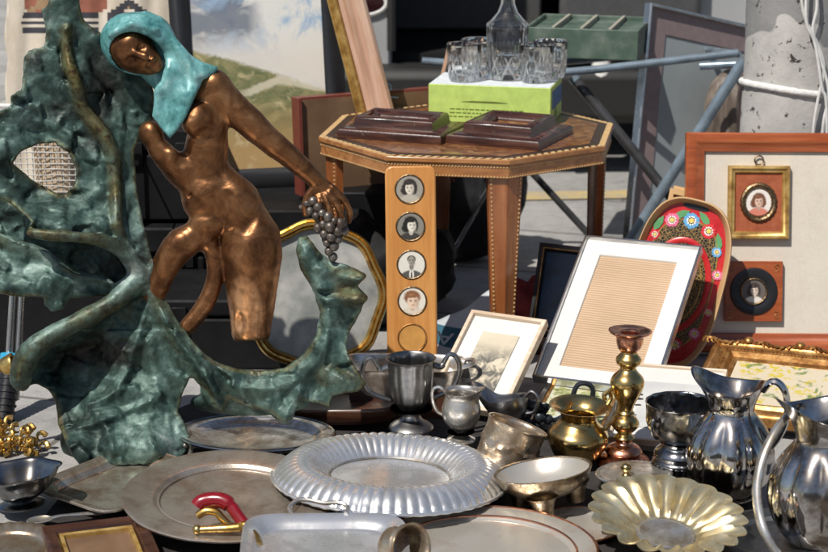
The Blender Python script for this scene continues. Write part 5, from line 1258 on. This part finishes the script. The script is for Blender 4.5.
# concrete pillar with rope and cables
PY=4.22
base=P(790,140,PY); k=K(base)
m_rope=pm('white_rope',[(.55,.55,.53),(.72,.72,.70)],(.8,.9),0,90,3,.6,200,.002)
def mk_pillar():
    n=NT('painted_concrete_pillar'); f=n.noise(7,6,.65); g=n.noise(38,4,.6,.6); s=n.noise(90,5,.7); X_=n.xyz()
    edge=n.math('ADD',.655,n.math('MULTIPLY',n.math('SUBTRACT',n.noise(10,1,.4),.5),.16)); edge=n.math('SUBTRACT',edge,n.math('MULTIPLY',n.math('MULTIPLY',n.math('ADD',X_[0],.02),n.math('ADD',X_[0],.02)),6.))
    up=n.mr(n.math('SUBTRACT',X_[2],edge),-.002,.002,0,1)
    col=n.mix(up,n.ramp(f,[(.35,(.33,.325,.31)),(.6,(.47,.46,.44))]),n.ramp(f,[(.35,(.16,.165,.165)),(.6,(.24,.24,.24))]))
    sp=n.math('MULTIPLY',n.mr(g,.615,.635,0,1),n.mr(s,.42,.5,0,1)); col=n.mix(sp,col,(.035,.03,.028))
    return n.out(col,.75,0,n.bump(s,.6,.002))
t=thing('concrete_pillar','round painted concrete pillar tied with white rope at the right edge','pillar',(P(793,100,PY).x,PY,0))
b=MB(); rows=40; 
b.lathe([(.112-.012*i/rows,1.7*i/rows) for i in range(rows+1)],64,caps=(True,True),mod=lambda th,i,r,z:(r*(1+.02*mnoise.noise(Vector((math.cos(th)*2,math.sin(th)*2,z*6)))),z)); b.build('shaft',mk_pillar(),t)
zz=P(793,92,PY-.1).z
b=MB(); rp=[(.111*math.cos(a),.111*math.sin(a),zz+.005*math.sin(a*2)-.005*math.cos(a)) for a in np.linspace(0,2*PI,64,endpoint=False)]
b.tube(rp,[.0075+.0015*mnoise.noise(Vector((i*.9,0,0))) for i in range(64)],10,closed=True,flat=.8); b.build('rope_band',m_rope,t)
m_cable=flat('white_cable',(.62,.62,.60),.45)
for j,(us) in enumerate(([(800,-40),(803,10),(818,45),(824,70),(817,105),(812,150),(806,300)],[(815,-40),(817,5),(813,30),(821,60),(829,95),(822,140),(820,300)],[(808,-40),(806,18),(814,40),(818,60),(822,88),(827,120),(826,300)])):
    b=MB(); b.tube([P(u,v,PY-.118-.004*j) for u,v in cat(us,6)],.0032,8); tag(b.build('cable',m_cable),['thin white cable running down the pillar, leftmost at the top','thin white cable on the pillar curving out toward the picture edge','thin white cable between two others on the pillar'][j],'cable','white cables hanging down the pillar')
# mannequin head between pillar and glazed frame
q=P(740,104,4.80); 
t=thing('mannequin_head','mannequin head with long grey-brown hair facing away beside the pillar','mannequin head',Vector((q.x,q.y,0)))
m_doll=flat('pale_pink_skin',(.62,.44,.38),.5); m_hairb=pm('grey_brown_hair',[(.07,.055,.045),(.14,.11,.09),(.21,.18,.15)],(.35,.5),0,60,4,.6,120,.002,stretch=(1,1,.12))
b=MB(); b.sphere((.012,-.0,q.z),.075,28,sc=(.85,.95,1.15)); b.lathe([(.035,q.z-.15),(.034,q.z-.11),(.042,q.z-.06)],24); b.sphere((.05,-.055,q.z-.02),.014,10,sc=(.8,1.2,1.6))
b.lathe([(.0001,0),(.08,0),(.08,.015),(.014,.02),(.014,q.z-.20),(.10,q.z-.17),(.06,q.z-.14),(.035,q.z-.145)],28); b.build('head',m_doll,t)
b=MB(); random.seed(11)
for i in range(70):
    a=random.uniform(PI*.5,PI*1.33); r=.078+random.uniform(0,.012)
    top=Vector((.012+.01*math.cos(a),.01*math.sin(a),q.z+.092)); m1=Vector((.012+r*.8*math.cos(a),r*.9*math.sin(a),q.z+.045)); m2=Vector((.012+r*math.cos(a+.1),r*math.sin(a+.1),q.z-.03)); e_=Vector((.012+r*.95*math.cos(a+random.uniform(-.1,.35)),r*math.sin(a+.2),q.z-.11-random.uniform(0,.03)))
    b.tube(cat([top,m1,m2,e_],5),[.006,.010,.011,.012,.012,.012,.012,.012,.012,.012,.011,.010,.009,.008,.006,.003],7)
b.build('hair',m_hairb,t)
# wooden box frame by the red-brown frame
t=MB(); t.frame(.085,.15,[(0,0),(0,.03),(.010,.03),(.010,0)]); t.box((0,-.003,.08),(.09,.004,.15))
tag(t.build('shallow_wood_box',m_rim,mat=lean(P(680,262,4.07),-30,80,6)),'shallow brown wooden box standing behind the painted red tray','box')
# wire basket and rolled cloth seen through the statue
xb0=P(-14,200,3.9).x; xb1=P(100,200,3.9).x; wz=.24
t=thing('wire_basket','white wire mesh basket seen through the hole in the statue','basket',((xb0+xb1)/2,3.98,.262))
w,d=xb1-xb0,.14; b=MB(); r=.0011
nv=int(w/.0115)
for i in range(nv+1):
    x=-w/2+w*i/nv
    b.tube([(x+.0022*mnoise.noise(Vector((i*.7,q*3.1,1))),-d/2+.003*mnoise.noise(Vector((i*.3,q*2.,8))),.01+(wz-.01)*q) for q in np.linspace(0,1,9)],r,5)
for j in range(int(wz/.0115)+1):
    z=.0115*j+.01; b.tube([(-w/2+w*q,-d/2-.0022+.003*mnoise.noise(Vector((w*q/.0115*.3,z*8,8))),z+.0022*mnoise.noise(Vector((q*4.,j*.7,5)))) for q in np.linspace(0,1,11)],r,5)
b.build('wire_mesh',pm('dirty_white_wire',[(.38,.36,.33),(.62,.61,.58)],(.5,.7),0,40,4,0),t,smooth=60)
b=MB(); 
for z in(.008,wz): b.tube([(-w/2,-d/2,z),(w/2,-d/2,z),(w/2,d/2,z),(-w/2,d/2,z)],.004,8,closed=True)
for sx in(-1,1):
    for sy in(-1,1): b.tube([(sx*w/2,sy*d/2,0),(sx*w/2,sy*d/2,wz)],.004,8)
b.build('wire_frame',m_white,t)
b=MB(); b.lathe([(.0001,.012),(.048,.012),(.05,.03),(.047,.1),(.05,.20),(.044,.225),(.03,.227),(.0001,.215)],40,mod=lambda th,i,r,z:(r*(1+.07*math.sin(5*th+z*9)),z))
tag(b.build('rolled_cloth',pm('beige_cloth',[(.36,.26,.17),(.55,.43,.30)],(.8,.9),0,14,5,.4,stretch=(1,1,.25)),loc=((xb0+xb1)/2+.02,3.98,.262)),'rolled beige cloth standing inside the white wire basket','cloth')
case('black_case','black case under the white wire basket at the left edge',xb0-.01,xb1+.01,3.9,4.06,0,.26)
# folded tripod at far left
t=thing('folded_tripod','folded grey tripod with a blue clamp ring at the left edge','tripod',P(6,400,3.62)); t.location.z=0
L_=t.location.copy()
b=MB(); 
for (u0,v0,u1,v1) in ((22,290,16,400),(13,292,6,402)):
    p0,p1=P(u0,v0,3.6)-L_,P(u1,v1,3.56)-L_; b.tube([p0+(p0-p1)*.4,p1],.0065,12)
b.build('tubes',m_alu,t)
pr,p2=P(11,362,3.57)-L_,P(4,418,3.52)-L_; p2=pr+(p2-pr)*(pr.z/(pr.z-p2.z))
b=MB(); b.tube([pr,p2],[.019,.017],14)
for f in np.linspace(.05,.9,9): b.tube([pr+(p2-pr)*f,pr+(p2-pr)*(f+.03)],.0205,14)
b.build('rubber_sleeve',m_black,t)
b=MB(); b.tube([pr+(pr-p2)*.02,pr+(pr-p2)*.12],.0215,14); b.build('blue_ring',flat('bright_blue_plastic',(.02,.30,.50),.35),t)
# dark frame scrap, front left
t=thing('bronze_wood_frame','dark brown and gilt frame lying on the pavement at the bottom left','picture frame',mat=lean(G(112,580,.012),18,5))
MB().frame(.16,.17,[(0,0),(0,.016),(.004,.018),(.012,.014),(.018,.015),(.022,.008),(.022,0)]).build('frame',m_dkwood,t)
MB().frame(.114,.124,[(0,.001),(0,.012),(.006,.011),(.006,.001)],z0=.023).build('gilt_slip',m_goldold,t)
b=MB(); pane(b,.12,.13,.003,0,.02,.003); b.build('backing',m_hard,t)
# ---------------------------------------------------------------- far: hanging cloth, van
t=thing('patterned_hanging','beige hanging cloth with woven dark bands and brick-red roof shapes','textile',P(95,110,4.75)); t.location.z=0
nx,ny=150,130; L_=t.location.copy(); b=MB(); 
for i in range(nx+1):
    for j in range(ny+1):
        u=5+ (182-5)*i/nx; v=-60+ (330+60)*j/ny
        u2=u+(j/ny)*4*(1-i/nx)+1.2*math.sin(j*.35)*(1 if i in(0,nx) else 0)
        p=P(u2,v,4.75+.004*math.sin(i*.10)+.002*math.sin(i*.31+j*.05)); b.v.append(tuple(p-L_))
def patt(u,v):
    w_=1.2*math.sin(v*.9)
    if 22<u+w_<180 and (13<v<18 or 20.5<v<25 or 28<v<33) and not 98<u<112 and not(u>150): return 1
    if v<13 and (24+ (13-v)*1.1)<u<75 : return 3 if (int(u/9)+int(v/5))%3 else 2
    if v<13 and 78<u<100+v*.3: return 2
    if v<8 and 24<u<108: return 2
    if 108<u<150 and abs((v-2)-abs(u-129)*.75)<4.5 : return 1
    if 108<u<150 and (v-2)>abs(u-129)*.75 and v<9: return 3
    return 0
for i in range(nx):
    for j in range(ny):
        u=5+177*(i+.5)/nx; v=-60+390*(j+.5)/ny
        b.f.append((i*(ny+1)+j,(i+1)*(ny+1)+j,(i+1)*(ny+1)+j+1,i*(ny+1)+j+1)); b.m.append(patt(u,v))
m_cl=pm('beige_woven_cloth',[(.52,.44,.34),(.62,.55,.45),(.70,.64,.55)],(.85,.95),0,12,6,.5,160,.0015,stretch=(1,1,.5))
o=b.build('cloth',[m_cl,flat('charcoal_yarn',(.045,.045,.055),.9),flat('brick_yarn',(.30,.11,.07),.9),flat('ochre_yarn',(.33,.22,.12),.9)],t,smooth=80); so=o.modifiers.new('thick','SOLIDIFY'); so.thickness=.004
# posts holding it
zr=P(95,-64,4.78).z
b=MB(); b.tube([(-.26,.0,zr),(.26,0,zr)],.01,10); b.build('rail',m_blackm,t)
for s in(-.255,.255):
    b=MB(); b.tube([(s,.012,0),(s,.012,zr)],.01,10); b.build('post',m_blackm,t)
# black upright board left of the painting
b=MB(); xa,xb=P(184,60,4.5).x,P(221,60,4.5).x; b.box((0,0,.5),(xb-xa,.05,1.0)); 
tag(b.build('black_board',m_black,loc=((xa+xb)/2,4.52,0),rot=(R(-2),0,0),bevel=.004),'glossy black upright board between the hanging cloth and the painting','board')
# delivery van: rear end with the doors open
VY=5.75
van=thing('delivery_van','grey delivery van with an open dark load space behind the stall','van',(P(500,100,VY).x,VY,0))
X=lambda u,v=80: P(u,v,VY).x-van.location.x
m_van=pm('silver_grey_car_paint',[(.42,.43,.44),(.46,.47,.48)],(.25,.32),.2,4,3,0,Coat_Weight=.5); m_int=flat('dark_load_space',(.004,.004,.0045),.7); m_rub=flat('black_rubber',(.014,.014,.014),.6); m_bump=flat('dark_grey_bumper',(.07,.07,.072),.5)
xl,xr=X(392),X(600); xL,xR=X(392)-1.0,X(600)+.75; HT=1.95; DP=3.2
b=MB()
b.box(((xL+xl)/2,.03,(HT+.30)/2),(xl-xL,.06,HT-.30)); b.box(((xr+xR)/2,.03,(HT+.30)/2),(xR-xr,.06,HT-.30)); b.box(((xl+xr)/2,.03,HT-.16),(xr-xl,.06,.32))
b.build('rear_panel',m_van,van,bevel=.012)
b=MB(); b.box((xL-.02,DP/2+.06,(HT+.30)/2),(.04,DP,HT-.3)); b.box((xR+.02,DP/2+.06,(HT+.30)/2),(.04,DP,HT-.3)); b.box(((xL+xR)/2,DP/2+.06,HT+.02),(xR-xL+.08,DP,.04)); b.box(((xL+xR)/2,DP+.08,(HT+.3)/2),(xR-xL,.04,HT-.3)); b.build('body',m_van,van)
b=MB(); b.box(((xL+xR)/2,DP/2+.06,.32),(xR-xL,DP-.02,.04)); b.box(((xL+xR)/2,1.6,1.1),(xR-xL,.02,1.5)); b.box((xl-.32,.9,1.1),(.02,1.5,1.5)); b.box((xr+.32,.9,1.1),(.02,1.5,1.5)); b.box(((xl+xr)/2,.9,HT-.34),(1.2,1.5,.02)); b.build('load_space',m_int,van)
b=MB(); b.tube([(xl,-.012,.36),(xl,-.012,HT-.33),(xr,-.012,HT-.33),(xr,-.012,.36)],.014,8); b.build('door_seal',m_rub,van)
b=MB(); b.box(((xL+xR)/2,-.03,.24),(xR-xL+.1,.16,.16)); b.build('bumper',m_rub,van,bevel=.03)
xd=X(608); 
b=MB(); b.box((xd+.005,-.02,1.0),(.022,.035,1.3)); b.build('white_door_edge',m_white,van,bevel=.006)
b=MB(); b.box((xd+.40,-.035,1.12),(.74,.03,1.5)); 
for cz in(.45,): pass
dr=b.build('open_door',m_van,van,bevel=.015)
b=MB()
for u,v in ((632,12),(633,40),(668,14),(600,100)):
    p=P(u,v,VY-.05)-van.location; b.lathe([(.0001,0),(.014,0),(.018,.004),(.017,.006)],20,T=Matrix.Translation((p.x,p.y-.004,p.z))@Matrix.Rotation(PI/2,4,'X'))
b.build('door_hole',m_rub,dr)
b=MB()
b.tube([P(u,v,VY-.09)-van.location for u,v in cat([(556,128),(575,116),(592,100),(600,80),(601,50),(600,10)],5)],.028,12,flat=.6); b.build('door_trim',m_white,van)
b=MB(); b.box((X(625),-.08,.52),(.40,.06,.36)); b.build('door_pocket',m_bump,van,bevel=.02)
p=P(362,2,VY)-van.location
b=MB(); b.tube([(p.x+.07*math.cos(a),-.006,p.z+.035*math.sin(a)) for a in np.linspace(0,2*PI,32,endpoint=False)],.008,8,closed=True); b.build('lamp_ring',m_white,van)
b=MB(); b.lathe([(.0001,.0),(.066,0),(.064,.012),(.0001,.018)],32,sy=.48,T=Matrix.Translation((p.x,-.001,p.z))@Matrix.Rotation(PI/2,4,'X')); b.build('tail_lamp',flat('dark_lamp_glass',(.03,.01,.012),.1),van)
b=MB(); b.tube([Vector((X(u,v),-.015,P(u,v,VY).z)) for u,v in cat([(363,22),(371,50),(372,80),(380,110)],5)],.012,8); b.build('dark_hose',m_rub,van)
for s in (xL+.25,xR-.25):
    w_=MB(); w_.lathe([(.0001,-.09),(.2,-.09),(.30,-.085),(.33,-.06),(.33,.06),(.30,.085),(.0001,.09)],40,T=Matrix.Translation((s,.62,.33))@Matrix.Rotation(PI/2,4,'Y')); w_.build('wheel',m_rub,van)
# odds inside the load space
b=MB(); b.box((0,0,.18),(.5,.4,.36)); b.box((.3,-.05,.42),(.18,.18,.12)); tag(b.build('load_crate',m_bump,loc=(van.location.x-.1,VY+.7,.345),bevel=.01),'dark crate inside the open van','crate')
# yellow kerb line
p0,p1=G(430,203),G(640,199); d=(p1-p0).normalized(); nn=Vector((-d.y,d.x,0)); a=p0-d*2; c=p1+d*2
b=MB(); b.add([a,c,c+nn*.10,a+nn*.10],[(0,1,2,3)]); 
o=b.build('kerb_line',pm('worn_yellow_paint',[(.30,.28,.24),(.50,.36,.12)],(.8,.9),0,30,5,0),loc=(0,0,.004)); tag(o,None,None,kind='structure')

# dark sheet standing in for the shade in the gaps between the metalware
poly=[(60,610),(78,478),(150,425),(225,396),(330,392),(470,402),(548,428),(640,452),(735,470),(752,500),(742,610)]
pw=[G(u,v) for u,v in poly]; pw=[Vector((x,y,.0045)) for x,y in [tuple(q) for q in cat([(p.x,p.y) for p in pw],4,True)]]
b=MB(); b.add(pw,[tuple(range(len(pw)))])
tag(b.build('shade_sheet',pm('gap_shade_black',[(.018,.016,.016),(.035,.031,.030)],(.85,.95),0,40,4,.4,300,.001),smooth=80),'dark sheet added on the pavement as painted shade beneath the metalware','cloth')
# unseen terrace, added to brighten what the polished metal mirrors
t=thing('reflection_terrace','unseen pale terrace with dark windows, added behind the viewer for the metal reflections','reflector',(0,-13,0))
m_ren=pm('cream_render',[(.42,.36,.28),(.52,.46,.37)],(.8,.9),0,1.2,4,.1); m_win=flat('dark_window_glass',(.02,.025,.03),.1)
b=MB(); b.box((0,-3,1.5),(34,6,3.0)); b.build('wall',m_ren,t)
b=MB(); b.box((0,-3,3.13),(34.6,6.6,.24)); b.build('roof',m_bump,t)
for i in range(9):
    for z in (1.5,):
        b=MB(); b.box((-14+3.5*i,.02,z),(1.2,.06,2.0 if z<2 else 1.6)); b.build('window',m_win,t)
# ---------------------------------------------------------------- light and camera
sc=bpy.context.scene
w=bpy.data.worlds.new('World'); sc.world=w; w.use_nodes=True
nt=w.node_tree; bg=nt.nodes['Background']; sky=nt.nodes.new('ShaderNodeTexSky'); sky.sky_type='NISHITA'; sky.sun_disc=False
SUN=Vector((-.36,-.46,.81)).normalized()          # towards the sun: high, ahead-left of the camera's back
sky.sun_elevation=math.asin(SUN.z); sky.sun_rotation=math.atan2(SUN.x,SUN.y)
sky.air_density=1.0; sky.dust_density=1.5; sky.altitude=50
nt.links.new(sky.outputs[0],bg.inputs[0]); bg.inputs[1].default_value=.072
sl=bpy.data.lights.new('sun','SUN'); sl.energy=5.0; sl.angle=R(.53); sl.color=(1,.945,.865)
so=bpy.data.objects.new('sun',sl); C.objects.link(so); so.rotation_euler=SUN.to_track_quat('Z','Y').to_euler(); so.location=(-2,-3,6)
cd=bpy.data.cameras.new('camera'); cam=bpy.data.objects.new('camera',cd); C.objects.link(cam)
cam.location=(0,0,CAMH); cam.rotation_euler=(PI/2-PITCH,0,0)
cd.sensor_width=36; cd.lens=36*FPX/828; cd.clip_start=.1; cd.clip_end=500
cd.dof.use_dof=True; cd.dof.focus_distance=3.5; cd.dof.aperture_fstop=7.1
sc.camera=cam
sc.view_settings.view_transform='Standard'; sc.view_settings.look='None'; sc.view_settings.gamma=1; sc.view_settings.exposure=0
sc.view_settings.use_curve_mapping=False
